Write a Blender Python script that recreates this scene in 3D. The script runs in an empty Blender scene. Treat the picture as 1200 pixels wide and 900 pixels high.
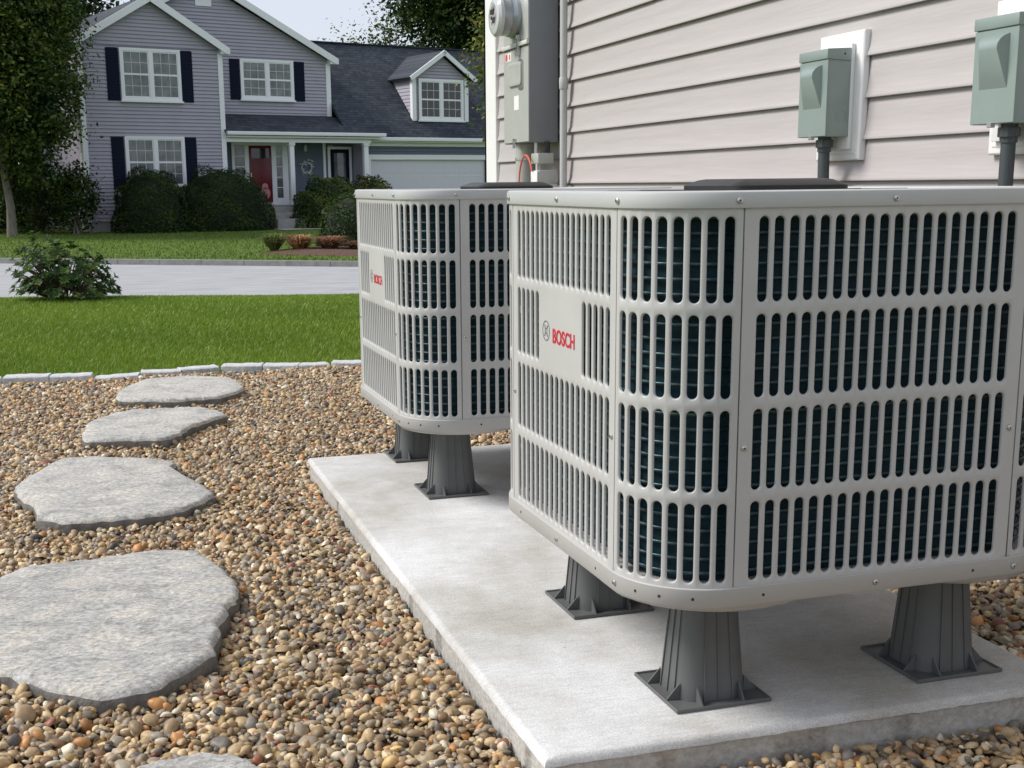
import bpy, bmesh, math, random
import numpy as np
from mathutils import Vector, Matrix
R = math.radians
scene = bpy.context.scene
COL = scene.collection

# ------------------------------------------------------------------ camera
PX, PY, F = 561.53, 508.32, 1464.02
yaw, pit, rol = 0.290718, 0.197487, -0.010582
CAM = Vector((-1.09036, -1.93784, 0.87630))
fw = Vector((math.sin(yaw)*math.cos(pit), math.cos(yaw)*math.cos(pit), -math.sin(pit)))
rt = Vector((math.cos(yaw), -math.sin(yaw), 0)); up = rt.cross(fw)
r2 = rt*math.cos(rol)+up*math.sin(rol); u2 = -rt*math.sin(rol)+up*math.cos(rol)
cd = bpy.data.cameras.new('camera'); cam = bpy.data.objects.new('camera', cd); COL.objects.link(cam)
m = Matrix((r2, u2, -fw)).transposed().to_4x4(); m.translation = CAM; cam.matrix_world = m
cd.sensor_width = 36; cd.lens = 36*F/1200
cd.shift_x = (600-PX)/1200; cd.shift_y = (PY-450)/1200
cd.clip_start = 0.05; cd.clip_end = 3000
scene.camera = cam
scene.render.resolution_x = 1024; scene.render.resolution_y = 768

# ------------------------------------------------------------------ light
SUN_TO = Vector((-0.85, 0.30, 0.85)).normalized()
elev = math.asin(SUN_TO.z); azim = math.atan2(SUN_TO.x, SUN_TO.y)
w = bpy.data.worlds.new('World'); scene.world = w; w.use_nodes = True
nt = w.node_tree; bg = nt.nodes['Background']
sky = nt.nodes.new('ShaderNodeTexSky'); sky.sky_type = 'NISHITA'; sky.sun_disc = False
sky.sun_elevation = elev; sky.sun_rotation = azim; sky.dust_density = 2.0; sky.air_density = 1.0
mixw = nt.nodes.new('ShaderNodeMix'); mixw.data_type = 'RGBA'
mixw.inputs[0].default_value = 0.72
mixw.inputs[7].default_value = (5.9, 6.15, 6.95, 1)
nt.links.new(sky.outputs[0], mixw.inputs[6]); nt.links.new(mixw.outputs[2], bg.inputs[0])
bg.inputs[1].default_value = 0.112
sd = bpy.data.lights.new('sun', 'SUN'); so = bpy.data.objects.new('sun', sd); COL.objects.link(so)
sd.energy = 2.9; sd.angle = R(20); sd.color = (1, 0.96, 0.9)
so.rotation_euler = SUN_TO.to_track_quat('Z', 'Y').to_euler()
vs = scene.view_settings; vs.view_transform = 'Standard'; vs.look = 'None'; vs.exposure = 0.35; vs.gamma = 1

# ------------------------------------------------------------------ materials
def mat(name, col, rough=0.6, metal=0.0, var=0.0, vscale=8, bump=0.0, bscale=60, col2=None, attr=None,
        trans=0.0, stretch=None, spec=0.5, detail=4, glass=0, bdist=0.002):
    m = bpy.data.materials.new(name); m.use_nodes = True; n = m.node_tree.nodes; l = m.node_tree.links
    p = n['Principled BSDF']
    p.inputs['Base Color'].default_value = (*col, 1); p.inputs['Roughness'].default_value = rough
    p.inputs['Metallic'].default_value = metal; p.inputs['Specular IOR Level'].default_value = spec
    tc = n.new('ShaderNodeTexCoord'); vec = tc.outputs['Object']
    if stretch:
        mp = n.new('ShaderNodeMapping'); mp.inputs['Scale'].default_value = stretch
        l.new(vec, mp.inputs[0]); vec = mp.outputs[0]
    src = None
    if attr:
        a = n.new('ShaderNodeAttribute'); a.attribute_name = attr; src = a.outputs['Color']
    if var > 0 or col2:
        nz = n.new('ShaderNodeTexNoise'); nz.inputs['Scale'].default_value = vscale; nz.inputs['Detail'].default_value = detail
        nz.inputs['Roughness'].default_value = 0.62
        l.new(vec, nz.inputs[0])
        if col2:
            mx = n.new('ShaderNodeMix'); mx.data_type = 'RGBA'
            cr = n.new('ShaderNodeMapRange'); cr.inputs[1].default_value = 0.35; cr.inputs[2].default_value = 0.65
            l.new(nz.outputs[0], cr.inputs[0]); l.new(cr.outputs[0], mx.inputs[0])
            mx.inputs[6].default_value = (*col, 1); mx.inputs[7].default_value = (*col2, 1); src2 = mx.outputs[2]
        else:
            cr = n.new('ShaderNodeMapRange'); cr.inputs[1].default_value = 0.25; cr.inputs[2].default_value = 0.75
            cr.inputs[3].default_value = 1-var; cr.inputs[4].default_value = 1+var
            l.new(nz.outputs[0], cr.inputs[0])
            mx = n.new('ShaderNodeVectorMath'); mx.operation = 'SCALE'
            l.new(cr.outputs[0], mx.inputs['Scale'])
            if src: l.new(src, mx.inputs[0])
            else: mx.inputs[0].default_value = col
            src2 = mx.outputs[0]
        src = src2
    if src: l.new(src, p.inputs['Base Color'])
    if bump > 0:
        bn = n.new('ShaderNodeTexNoise'); bn.inputs['Scale'].default_value = bscale; bn.inputs['Detail'].default_value = detail
        l.new(vec, bn.inputs[0]); bp = n.new('ShaderNodeBump'); bp.inputs['Strength'].default_value = bump
        bp.inputs['Distance'].default_value = bdist
        l.new(bn.outputs[0], bp.inputs['Height']); l.new(bp.outputs[0], p.inputs['Normal'])
    if trans > 0:
        t = n.new('ShaderNodeBsdfTranslucent'); ms = n.new('ShaderNodeMixShader'); ms.inputs[0].default_value = trans
        if src: l.new(src, t.inputs[0])
        else: t.inputs[0].default_value = (*col, 1)
        l.new(p.outputs[0], ms.inputs[1]); l.new(t.outputs[0], ms.inputs[2])
        l.new(ms.outputs[0], n['Material Output'].inputs[0])
    if glass:
        p.inputs['Transmission Weight'].default_value = glass
    return m

M = {}
M['paint'] = mat('unit_paint', (0.475, 0.475, 0.465), 0.42, var=0.07, vscale=7, detail=8, bump=0.12, bscale=900, bdist=0.0003)
M['rim'] = mat('rim_paint', (0.47, 0.48, 0.48), 0.33, var=0.03, vscale=6)
M['pan'] = mat('pan_paint', (0.42, 0.415, 0.40), 0.5, var=0.05)
M['steel'] = mat('screw_steel', (0.55, 0.55, 0.54), 0.3, 0.9)
M['hole'] = mat('hole_dark', (0.03, 0.03, 0.03), 0.8)
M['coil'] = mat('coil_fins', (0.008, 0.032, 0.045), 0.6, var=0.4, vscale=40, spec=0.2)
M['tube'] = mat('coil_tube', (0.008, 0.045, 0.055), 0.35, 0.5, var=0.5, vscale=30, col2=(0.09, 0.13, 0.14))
M['black'] = mat('black_plastic', (0.018, 0.018, 0.02), 0.45, var=0.15, vscale=30)
M['red'] = mat('red_print', (0.56, 0.012, 0.035), 0.4)
M['greyprint'] = mat('grey_print', (0.09, 0.10, 0.11), 0.4)
M['riser'] = mat('riser_plastic', (0.105, 0.11, 0.11), 0.5, var=0.12, vscale=12, bump=0.15, bscale=200)
M['siding'] = mat('siding_vinyl', (0.44, 0.41, 0.405), 0.5, var=0.06, vscale=14, bump=0.35, bscale=26, stretch=(1, 0.22, 4.5), bdist=0.002, detail=7)
M['white'] = mat('white_trim', (0.80, 0.80, 0.79), 0.4, var=0.02)
M['galv'] = mat('meter_grey', (0.42, 0.435, 0.41), 0.42, 0.1, var=0.04, vscale=15)
M['meterring'] = mat('meter_ring', (0.36, 0.39, 0.42), 0.3, 0.6, var=0.1)
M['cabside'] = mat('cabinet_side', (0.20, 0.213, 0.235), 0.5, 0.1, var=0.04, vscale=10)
M['pvc'] = mat('pvc_grey', (0.45, 0.46, 0.46), 0.4, var=0.05)
M['pvcw'] = mat('pvc_pale', (0.62, 0.62, 0.59), 0.4, var=0.05)
M['dgrey'] = mat('dark_conduit', (0.055, 0.065, 0.07), 0.4, var=0.08, vscale=30)
M['disc'] = mat('disconnect_green_grey', (0.26, 0.32, 0.30), 0.35, 0.15, var=0.04, vscale=15)
M['wire'] = mat('orange_wire', (0.75, 0.14, 0.07), 0.4)
M['glass'] = mat('meter_glass', (0.9, 0.92, 0.93), 0.05, glass=0.85)
M['glassrim'] = mat('meter_cover', (0.50, 0.52, 0.53), 0.08, var=.1, vscale=12, spec=0.9)
M['dial'] = mat('meter_dial', (0.55, 0.56, 0.55), 0.5, col2=(0.1, 0.1, 0.1), vscale=25)
M['label'] = mat('label_white', (0.78, 0.78, 0.76), 0.5)
M['labelred'] = mat('label_red', (0.6, 0.06, 0.05), 0.5)

def concrete(name, c1, c2, fine=260, bmp=0.35, streak=(.93, 1.06)):
    m = bpy.data.materials.new(name); m.use_nodes = True; n = m.node_tree.nodes; l = m.node_tree.links
    p = n['Principled BSDF']; p.inputs['Roughness'].default_value = 0.85; p.inputs['Specular IOR Level'].default_value = 0.3
    tc = n.new('ShaderNodeTexCoord')
    def noise(s, d=5, st=None):
        z = n.new('ShaderNodeTexNoise'); z.inputs['Scale'].default_value = s; z.inputs['Detail'].default_value = d
        z.inputs['Roughness'].default_value = 0.65
        if st:
            mp = n.new('ShaderNodeMapping'); mp.inputs['Scale'].default_value = st; l.new(tc.outputs['Object'], mp.inputs[0]); l.new(mp.outputs[0], z.inputs[0])
        else: l.new(tc.outputs['Object'], z.inputs[0])
        return z.outputs[0]
    def rng(s, a, b, c, d):
        r = n.new('ShaderNodeMapRange'); r.inputs[1].default_value = a; r.inputs[2].default_value = b; r.inputs[3].default_value = c; r.inputs[4].default_value = d
        l.new(s, r.inputs[0]); return r.outputs[0]
    big = noise(2.2, 6); mx = n.new('ShaderNodeMix'); mx.data_type = 'RGBA'
    l.new(rng(big, .35, .65, 0, 1), mx.inputs[0]); mx.inputs[6].default_value = (*c1, 1); mx.inputs[7].default_value = (*c2, 1)
    fn = noise(fine, 2); st = noise(30, 6, (.6, 7, 1))
    sc = n.new('ShaderNodeVectorMath'); sc.operation = 'SCALE'; l.new(mx.outputs[2], sc.inputs[0]); l.new(rng(fn, .35, .65, .84, 1.12), sc.inputs['Scale'])
    s2 = n.new('ShaderNodeVectorMath'); s2.operation = 'SCALE'; l.new(sc.outputs[0], s2.inputs[0]); l.new(rng(st, .3, .7, *streak), s2.inputs['Scale'])
    # small pits and stains
    vo = n.new('ShaderNodeTexNoise'); vo.inputs['Scale'].default_value = 45; vo.inputs['Detail'].default_value = 2; l.new(tc.outputs['Object'], vo.inputs[0])
    s3 = n.new('ShaderNodeVectorMath'); s3.operation = 'SCALE'; l.new(s2.outputs[0], s3.inputs[0]); l.new(rng(vo.outputs[0], .22, .27, .7, 1), s3.inputs['Scale'])
    l.new(s3.outputs[0], p.inputs['Base Color'])
    ad = n.new('ShaderNodeMath'); ad.operation = 'MULTIPLY_ADD'; ad.inputs[1].default_value = 1.0; l.new(fn, ad.inputs[0]); l.new(st if streak[0] < .99 else vo.outputs[0], ad.inputs[2])
    bp = n.new('ShaderNodeBump'); bp.inputs['Strength'].default_value = bmp; bp.inputs['Distance'].default_value = 0.003
    l.new(ad.outputs[0], bp.inputs['Height']); l.new(bp.outputs[0], p.inputs['Normal'])
    return m
M['pad'] = concrete('pad_concrete', (0.68, 0.69, 0.70), (0.40, 0.385, 0.345), 380, 0.3, (.88, 1.09))
M['padside'] = concrete('pad_side_concrete', (0.50, 0.49, 0.455), (0.38, 0.37, 0.345), 90, 0.5, (1, 1))

def flag():
    m = bpy.data.materials.new('flagstone'); m.use_nodes = True; n = m.node_tree.nodes; l = m.node_tree.links
    p = n['Principled BSDF']; p.inputs['Roughness'].default_value = 0.8; p.inputs['Specular IOR Level'].default_value = 0.35
    g = n.new('ShaderNodeNewGeometry'); oi = n.new('ShaderNodeObjectInfo')
    mp = n.new('ShaderNodeMapping'); mp.inputs['Scale'].default_value = (1, 1.5, 1); mp.inputs['Rotation'].default_value = (0, 0, .15)
    l.new(g.outputs['Position'], mp.inputs[0])
    z1 = n.new('ShaderNodeTexNoise'); z1.inputs['Scale'].default_value = 9; z1.inputs['Detail'].default_value = 9; z1.inputs['Roughness'].default_value = 0.72; z1.inputs['Distortion'].default_value = 0.6
    l.new(mp.outputs[0], z1.inputs[0])
    z2 = n.new('ShaderNodeTexNoise'); z2.inputs['Scale'].default_value = 85; z2.inputs['Detail'].default_value = 6; z2.inputs['Roughness'].default_value = 0.75; l.new(mp.outputs[0], z2.inputs[0])
    cr = n.new('ShaderNodeValToRGB'); l.new(z1.outputs[0], cr.inputs[0])
    e = cr.color_ramp.elements; e[0].position = .33; e[0].color = (.33, .32, .30, 1); e[1].position = .66; e[1].color = (.62, .61, .57, 1)
    q = e.new(.5); q.color = (.51, .505, .48, 1); q = e.new(.58); q.color = (.57, .535, .475, 1)
    r = n.new('ShaderNodeMapRange'); r.inputs[1].default_value = .3; r.inputs[2].default_value = .7; r.inputs[3].default_value = .36; r.inputs[4].default_value = 1.42; l.new(z2.outputs[0], r.inputs[0])
    sc = n.new('ShaderNodeVectorMath'); sc.operation = 'SCALE'; l.new(cr.outputs[0], sc.inputs[0]); l.new(r.outputs[0], sc.inputs['Scale'])
    l.new(sc.outputs[0], p.inputs['Base Color'])
    ad = n.new('ShaderNodeMath'); ad.operation = 'MULTIPLY_ADD'; ad.inputs[1].default_value = .35; l.new(z2.outputs[0], ad.inputs[0]); l.new(z1.outputs[0], ad.inputs[2])
    bp = n.new('ShaderNodeBump'); bp.inputs['Strength'].default_value = 0.8; bp.inputs['Distance'].default_value = 0.012
    l.new(ad.outputs[0], bp.inputs['Height']); l.new(bp.outputs[0], p.inputs['Normal'])
    return m
M['flag'] = flag()
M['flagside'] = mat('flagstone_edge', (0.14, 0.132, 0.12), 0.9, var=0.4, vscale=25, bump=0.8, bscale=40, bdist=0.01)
M['granite'] = mat('granite_edging', (0.50, 0.51, 0.52), 0.8, var=0.25, vscale=60, bump=0.5, bscale=80, bdist=0.004)
M['pebble'] = mat('pebbles', (0.4, 0.35, 0.28), 0.5, var=0.22, vscale=160, attr='tint', spec=0.4)
M['bed'] = mat('gravel_bed', (0.10, 0.08, 0.055), 0.9, var=0.6, vscale=45, bump=1, bscale=45, bdist=0.02)  # dark brown ground; its dark tone also paints the shade in pebble gaps
M['blade'] = mat('grass_blades', (0.08, 0.2, 0.02), 0.5, attr='tint', trans=0.3, spec=0.25)
M['turf'] = mat('turf', (0.12, 0.21, 0.022), 0.9, var=0.35, vscale=3, bump=0.8, bscale=30, bdist=0.05, spec=0.1)
M['farturf'] = mat('far_turf', (0.12, 0.175, 0.035), 0.9, bump=1, bscale=14, bdist=0.06, spec=0.1, col2=(0.08, 0.14, 0.025), vscale=1.6, detail=8)
M['soil'] = mat('mulch', (0.10, 0.055, 0.035), 0.95, var=0.5, vscale=20, bump=1, bscale=20, bdist=0.05)
M['asphalt'] = mat('road_asphalt', (0.34, 0.345, 0.355), 0.85, var=0.28, vscale=4, detail=8, bump=0.5, bscale=60, stretch=(0.3, 1.5, 1), bdist=0.01)
M['kerb'] = mat('kerb_granite', (0.26, 0.26, 0.25), 0.85, var=0.25, vscale=8, bump=0.4, bscale=30)
M['leaf'] = mat('leaves', (0.05, 0.1, 0.02), 0.6, attr='tint', trans=0.25, spec=0.18)
M['bark'] = mat('bark', (0.20, 0.18, 0.15), 0.9, var=0.4, vscale=6, bump=1, bscale=12, bdist=0.03, stretch=(3, 3, 0.6))
M['stem'] = mat('stem', (0.12, 0.085, 0.05), 0.8)
M['hsiding'] = mat('blue_grey_siding', (0.39, 0.372, 0.445), 0.65, var=0.06, vscale=2)
M['hwhite'] = mat('house_white', (0.84, 0.85, 0.88), 0.5, var=0.02)
M['shutter'] = mat('navy_shutter', (0.010, 0.014, 0.032), 0.8, spec=0.1)
M['pane'] = mat('window_pane', (0.06, 0.075, 0.08), 0.06, spec=0.8, col2=(0.17, 0.19, 0.195), vscale=2.2)
M['panedark'] = mat('dark_pane', (0.015, 0.018, 0.022), 0.08, spec=0.8)
M['reddoor'] = mat('red_door', (0.14, 0.006, 0.015), 0.35, var=0.1)
M['shadewall'] = mat('siding_in_shade', (0.13, 0.155, 0.21), 0.7, var=0.05)  # house siding with the shade under porch and eave put into its colour
M['garage'] = mat('garage_door_paint', (0.66, 0.66, 0.72), 0.5, var=0.02)
M['stone'] = mat('step_granite', (0.28, 0.28, 0.27), 0.85, var=0.2, vscale=6)
M['brickf'] = mat('foundation_concrete', (0.33, 0.33, 0.32), 0.9, var=0.1, vscale=3)
M['paper'] = mat('wreath_white', (0.6, 0.6, 0.58), 0.8)
M['pink'] = mat('door_figure', (0.55, 0.25, 0.24), 0.6)
def shingle():
    m = bpy.data.materials.new('asphalt_shingle'); m.use_nodes = True; n = m.node_tree.nodes; l = m.node_tree.links
    p = n['Principled BSDF']; p.inputs['Roughness'].default_value = 0.9
    tc = n.new('ShaderNodeTexCoord')
    sp = n.new('ShaderNodeSeparateXYZ'); cb = n.new('ShaderNodeCombineXYZ'); l.new(tc.outputs['Object'], sp.inputs[0])
    l.new(sp.outputs[0], cb.inputs[0]); l.new(sp.outputs[2], cb.inputs[1])
    b = n.new('ShaderNodeTexBrick'); l.new(cb.outputs[0], b.inputs[0]); b.inputs['Scale'].default_value = 1
    b.inputs['Brick Width'].default_value = .30; b.inputs['Row Height'].default_value = .095; b.inputs['Mortar Size'].default_value = .008
    b.inputs['Color1'].default_value = (.026, .034, .048, 1); b.inputs['Color2'].default_value = (.055, .066, .085, 1); b.inputs['Mortar'].default_value = (.013, .016, .022, 1)
    z = n.new('ShaderNodeTexNoise'); z.inputs['Scale'].default_value = 6; z.inputs['Detail'].default_value = 5; l.new(cb.outputs[0], z.inputs[0])
    r = n.new('ShaderNodeMapRange'); r.inputs[1].default_value = .3; r.inputs[2].default_value = .7; r.inputs[3].default_value = .7; r.inputs[4].default_value = 1.3; l.new(z.outputs[0], r.inputs[0])
    sc = n.new('ShaderNodeVectorMath'); sc.operation = 'SCALE'; l.new(b.outputs[0], sc.inputs[0]); l.new(r.outputs[0], sc.inputs['Scale']); l.new(sc.outputs[0], p.inputs['Base Color'])
    bp = n.new('ShaderNodeBump'); bp.inputs['Strength'].default_value = 0.6; bp.inputs['Distance'].default_value = 0.02; l.new(b.outputs[1], bp.inputs['Height']); bp.invert = True; l.new(bp.outputs[0], p.inputs['Normal'])
    return m
M['shingle'] = shingle()

# ------------------------------------------------------------------ mesh helpers
class MB:
    def __init__(s): s.v = []; s.f = []; s.mi = []
    def add(s, vs, fs, mi=0):
        o = len(s.v); s.v += [tuple(v) for v in vs]; s.f += [tuple(i+o for i in f) for f in fs]; s.mi += [mi]*len(fs); return s
    def box(s, x0, y0, z0, x1, y1, z1, mi=0):
        if x0 > x1: x0, x1 = x1, x0
        if y0 > y1: y0, y1 = y1, y0
        return s.add([(x0,y0,z0),(x1,y0,z0),(x1,y1,z0),(x0,y1,z0),(x0,y0,z1),(x1,y0,z1),(x1,y1,z1),(x0,y1,z1)],
                     [(0,3,2,1),(4,5,6,7),(0,1,5,4),(1,2,6,5),(2,3,7,6),(3,0,4,7)], mi)
    def loft(s, rings, cap0=True, cap1=True, mi=0, closed=True):
        n = len(rings[0]); vs = [p for r in rings for p in r]; fs = []
        for i in range(len(rings)-1):
            for j in range(n if closed else n-1):
                k = (j+1) % n; fs.append((i*n+j, i*n+k, (i+1)*n+k, (i+1)*n+j))
        if cap0: fs.append(tuple(range(n-1, -1, -1)))
        if cap1: fs.append(tuple((len(rings)-1)*n+j for j in range(n)))
        return s.add(vs, fs, mi)
    def tube(s, pts, r, n=8, mi=0):
        pts = [Vector(p) for p in pts]; rings = []; rr = r if hasattr(r, '__len__') else [r]*len(pts)
        ref = None
        for i, p in enumerate(pts):
            t = (pts[min(i+1, len(pts)-1)]-pts[max(i-1, 0)]).normalized()
            if ref is None: ref = Vector((0, 0, 1)) if abs(t.z) < .9 else Vector((1, 0, 0))
            a = t.cross(ref).normalized(); b = t.cross(a); ref = -b if False else ref
            rings.append([p+(a*math.cos(2*math.pi*k/n)+b*math.sin(2*math.pi*k/n))*rr[i] for k in range(n)])
        return s.loft(rings, mi=mi)
    def cyl(s, c, axis, r, h, n=16, mi=0):
        a = Vector(axis).normalized(); return s.tube([Vector(c), Vector(c)+a*h], r, n, mi)
    def make(s, name, mats, parent=None, smooth=False, bevel=0, seg=2, angle=30, merge=False):
        me = bpy.data.meshes.new(name); me.from_pydata(s.v, [], s.f)
        if not isinstance(mats, (list, tuple)): mats = [mats]
        for mm in mats: me.materials.append(mm)
        me.polygons.foreach_set('material_index', s.mi)
        bm = bmesh.new(); bm.from_mesh(me)
        if merge: bmesh.ops.remove_doubles(bm, verts=bm.verts, dist=1e-5)
        bmesh.ops.recalc_face_normals(bm, faces=bm.faces)
        if bevel:
            ed = [e for e in bm.edges if len(e.link_faces) == 2 and e.calc_face_angle(0) > R(35)]
            bmesh.ops.bevel(bm, geom=ed, offset=bevel, segments=seg, affect='EDGES', clamp_overlap=True, profile=0.5)
        bm.to_mesh(me); bm.free()
        if smooth or bevel:
            me.polygons.foreach_set('use_smooth', [True]*len(me.polygons))
            me.set_sharp_from_angle(angle=R(angle))
        return link(name, me, parent)
def link(name, me, parent=None, loc=None):
    o = bpy.data.objects.new(name, me); COL.objects.link(o)
    if parent: o.parent = parent
    if loc is not None: o.location = loc
    return o
def tag(o, label=None, cat=None, group=None, kind=None):
    if label: o['label'] = label
    if cat: o['category'] = cat
    if group: o['group'] = group
    if kind: o['kind'] = kind
    return o
def thing(name, loc, label, cat, group=None, rz=0):
    o = bpy.data.objects.new(name, None); COL.objects.link(o); o.location = loc; o.rotation_euler.z = rz
    o.empty_display_size = .1
    return tag(o, label, cat, group)
def copy_tree(o, parent=None):
    c = o.copy(); COL.objects.link(c); c.parent = parent
    for ch in o.children: copy_tree(ch, c)
    return c
def ground_z(X, Y): return 0.0

# ------------------------------------------------------------------ ground, lawn, road
def ss(a, b, x):
    t = np.clip((x-a)/(b-a), 0, 1); return t*t*(3-2*t)
def hz(X, Y):
    X = np.asarray(X, float); Y = np.asarray(Y, float)
    bumps = .010*np.sin(X*1.9+1)*np.sin(Y*1.3)
    z = -0.035 + .035*ss(4.4, 6.0, Y)+.02*ss(5.5, 7, Y)+ bumps*ss(4.2, 5, Y)*.6
    return z - .95*ss(7.6, 15.4, Y+.30*(np.clip(X, -3, 3)+.3))
def grid(name, xs, ys, zf, m, **k):
    XX, YY = np.meshgrid(xs, ys); ZZ = zf(XX, YY)
    nx = len(xs); b = MB()
    vs = list(zip(XX.ravel().tolist(), YY.ravel().tolist(), ZZ.ravel().tolist()))
    fs = [(j*nx+i, j*nx+i+1, (j+1)*nx+i+1, (j+1)*nx+i) for j in range(len(ys)-1) for i in range(nx-1)]
    b.add(vs, fs); return b.make(name, m, smooth=True, **k)
xs = np.concatenate([[-1500, -400, -120, -50, -25, -14], np.arange(-9, 9.1, .5), [14, 25, 50, 120, 400, 1500]])
ys = np.concatenate([[-1500, -400, -100, -30, -10, -4, 0, 3], np.arange(4, 18.1, .35), [19, 22, 60, 200, 600, 2500]])
tag(grid('ground', xs, ys, lambda X, Y: hz(X, Y)-.01, M['turf']), kind='structure')
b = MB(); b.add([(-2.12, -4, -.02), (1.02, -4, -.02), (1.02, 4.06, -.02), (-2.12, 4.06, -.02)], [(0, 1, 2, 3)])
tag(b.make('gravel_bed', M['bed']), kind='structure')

# road (beyond the lawn): kerb line through two measured points
K0 = Vector((-3.18, 27.38, 0)); K1 = Vector((4.00, 23.65, 0)); kd = (K1-K0).normalized(); kn = Vector((-kd.y, kd.x, 0))  # kn points away
if kn.y < 0: kn = -kn
def kz(P):   # kerb top height along the line
    t = (P-K0).dot(kd)/(K1-K0).length; t = max(-1.5, min(2.5, t)); return -.62-.06*t
def strip(name, d0, d1, zoff0, zoff1, m, n=40, L=(-70, 70), nd=1):
    b = MB(); rows = []
    for i in range(n+1):
        s_ = L[0]+(L[1]-L[0])*i/n; P = K0+kd*s_
        rows.append([(P+kn*(d0+(d1-d0)*j/nd)).to_tuple()[:2]+(kz(P)+zoff0+(zoff1-zoff0)*j/nd,) for j in range(nd+1)])
    vs = [p for r_ in rows for p in r_]; fs = []
    for i in range(n):
        for j in range(nd): a = i*(nd+1)+j; fs.append((a, a+1, a+nd+2, a+nd+1))
    b.add(vs, fs); return tag(b.make(name, m, smooth=True), kind='structure')
strip('road', -9.5, 0.02, -.10, -.10, M['asphalt'])
strip('far_lawn', .16, 45, .0, .12, M['farturf'], nd=12)
b = MB()
for i in range(90):
    s0 = -40+i*.95; s1 = s0+.94; P0 = K0+kd*s0; P1 = K0+kd*s1; z0 = kz(P0); z1 = kz(P1)
    q = []
    for P, z in ((P0, z0), (P1, z1)):
        q.append([(P+kn*0).to_tuple()[:2]+(z-.25,), (P+kn*.01).to_tuple()[:2]+(z+.012,), (P+kn*.16).to_tuple()[:2]+(z+.012,), (P+kn*.16).to_tuple()[:2]+(z-.25,)])
    b.loft(q)
kb = b.make('kerb', M['kerb']); tag(kb, kind='structure')

# ------------------------------------------------------------------ pebbles
PADX0, PADX1, PADY0, PADY1, PADZ = -.5257, .3911, -.366, 1.7675, .065
STONES = [
 [(-1.059,3.383),(-1.03,3.52),(-.933,3.745),(-.746,3.794),(-.572,3.658),(-.545,3.366),(-.58,3.27),(-.666,3.154),(-.765,3.15),(-.84,3.138),(-1.05,3.215)],
 [(-1.183,2.632),(-1.151,2.78),(-1.015,2.938),(-.88,2.92),(-.76,2.902),(-.682,2.731),(-.76,2.61),(-.834,2.506),(-.86,2.43),(-.912,2.355),(-1.04,2.38),(-1.176,2.422),(-1.19,2.52)],
 [(-1.365,1.713),(-1.351,1.828),(-1.254,2.109),(-1.122,2.096),(-.922,1.977),(-.915,1.849),(-.844,1.59),(-.839,1.492),(-.91,1.388),(-1.0,1.335),(-1.111,1.328),(-1.227,1.345),(-1.291,1.416),(-1.308,1.543)],
 [(-1.50,.45),(-1.52,.6),(-1.47,.75),(-1.41,.83),(-1.335,.889),(-1.28,.955),(-1.156,.953),(-1.042,.974),(-.92,.952),(-.863,.73),(-.862,.596),(-.897,.504),(-.932,.33),(-.944,.28),(-1.041,.163),(-1.14,.143),(-1.243,.229),(-1.308,.305),(-1.42,.37)],
 [(-1.121,-.21),(-1.105,-.171),(-1.055,-.143),(-.98,-.142),(-.926,-.185),(-.900,-.26),(-.91,-.36),(-.96,-.46),(-1.07,-.5),(-1.15,-.42),(-1.16,-.3)]]
def inpoly(px, py, poly):
    c = np.zeros(px.shape, bool); n = len(poly)
    for i in range(n):
        x0, y0 = poly[i]; x1, y1 = poly[(i+1) % n]
        cond = ((y0 > py) != (y1 > py)); xi = (x1-x0)*(py-y0)/((y1-y0) or 1e-9)+x0
        c ^= cond & (px < xi)
    return c
rng = np.random.default_rng(7)
def ico(sub):
    bm = bmesh.new(); bmesh.ops.create_icosphere(bm, subdivisions=sub, radius=1)
    v = np.array([q.co[:] for q in bm.verts]); f = np.array([[q.index for q in p.verts] for p in bm.faces]); bm.free(); return v, f
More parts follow.
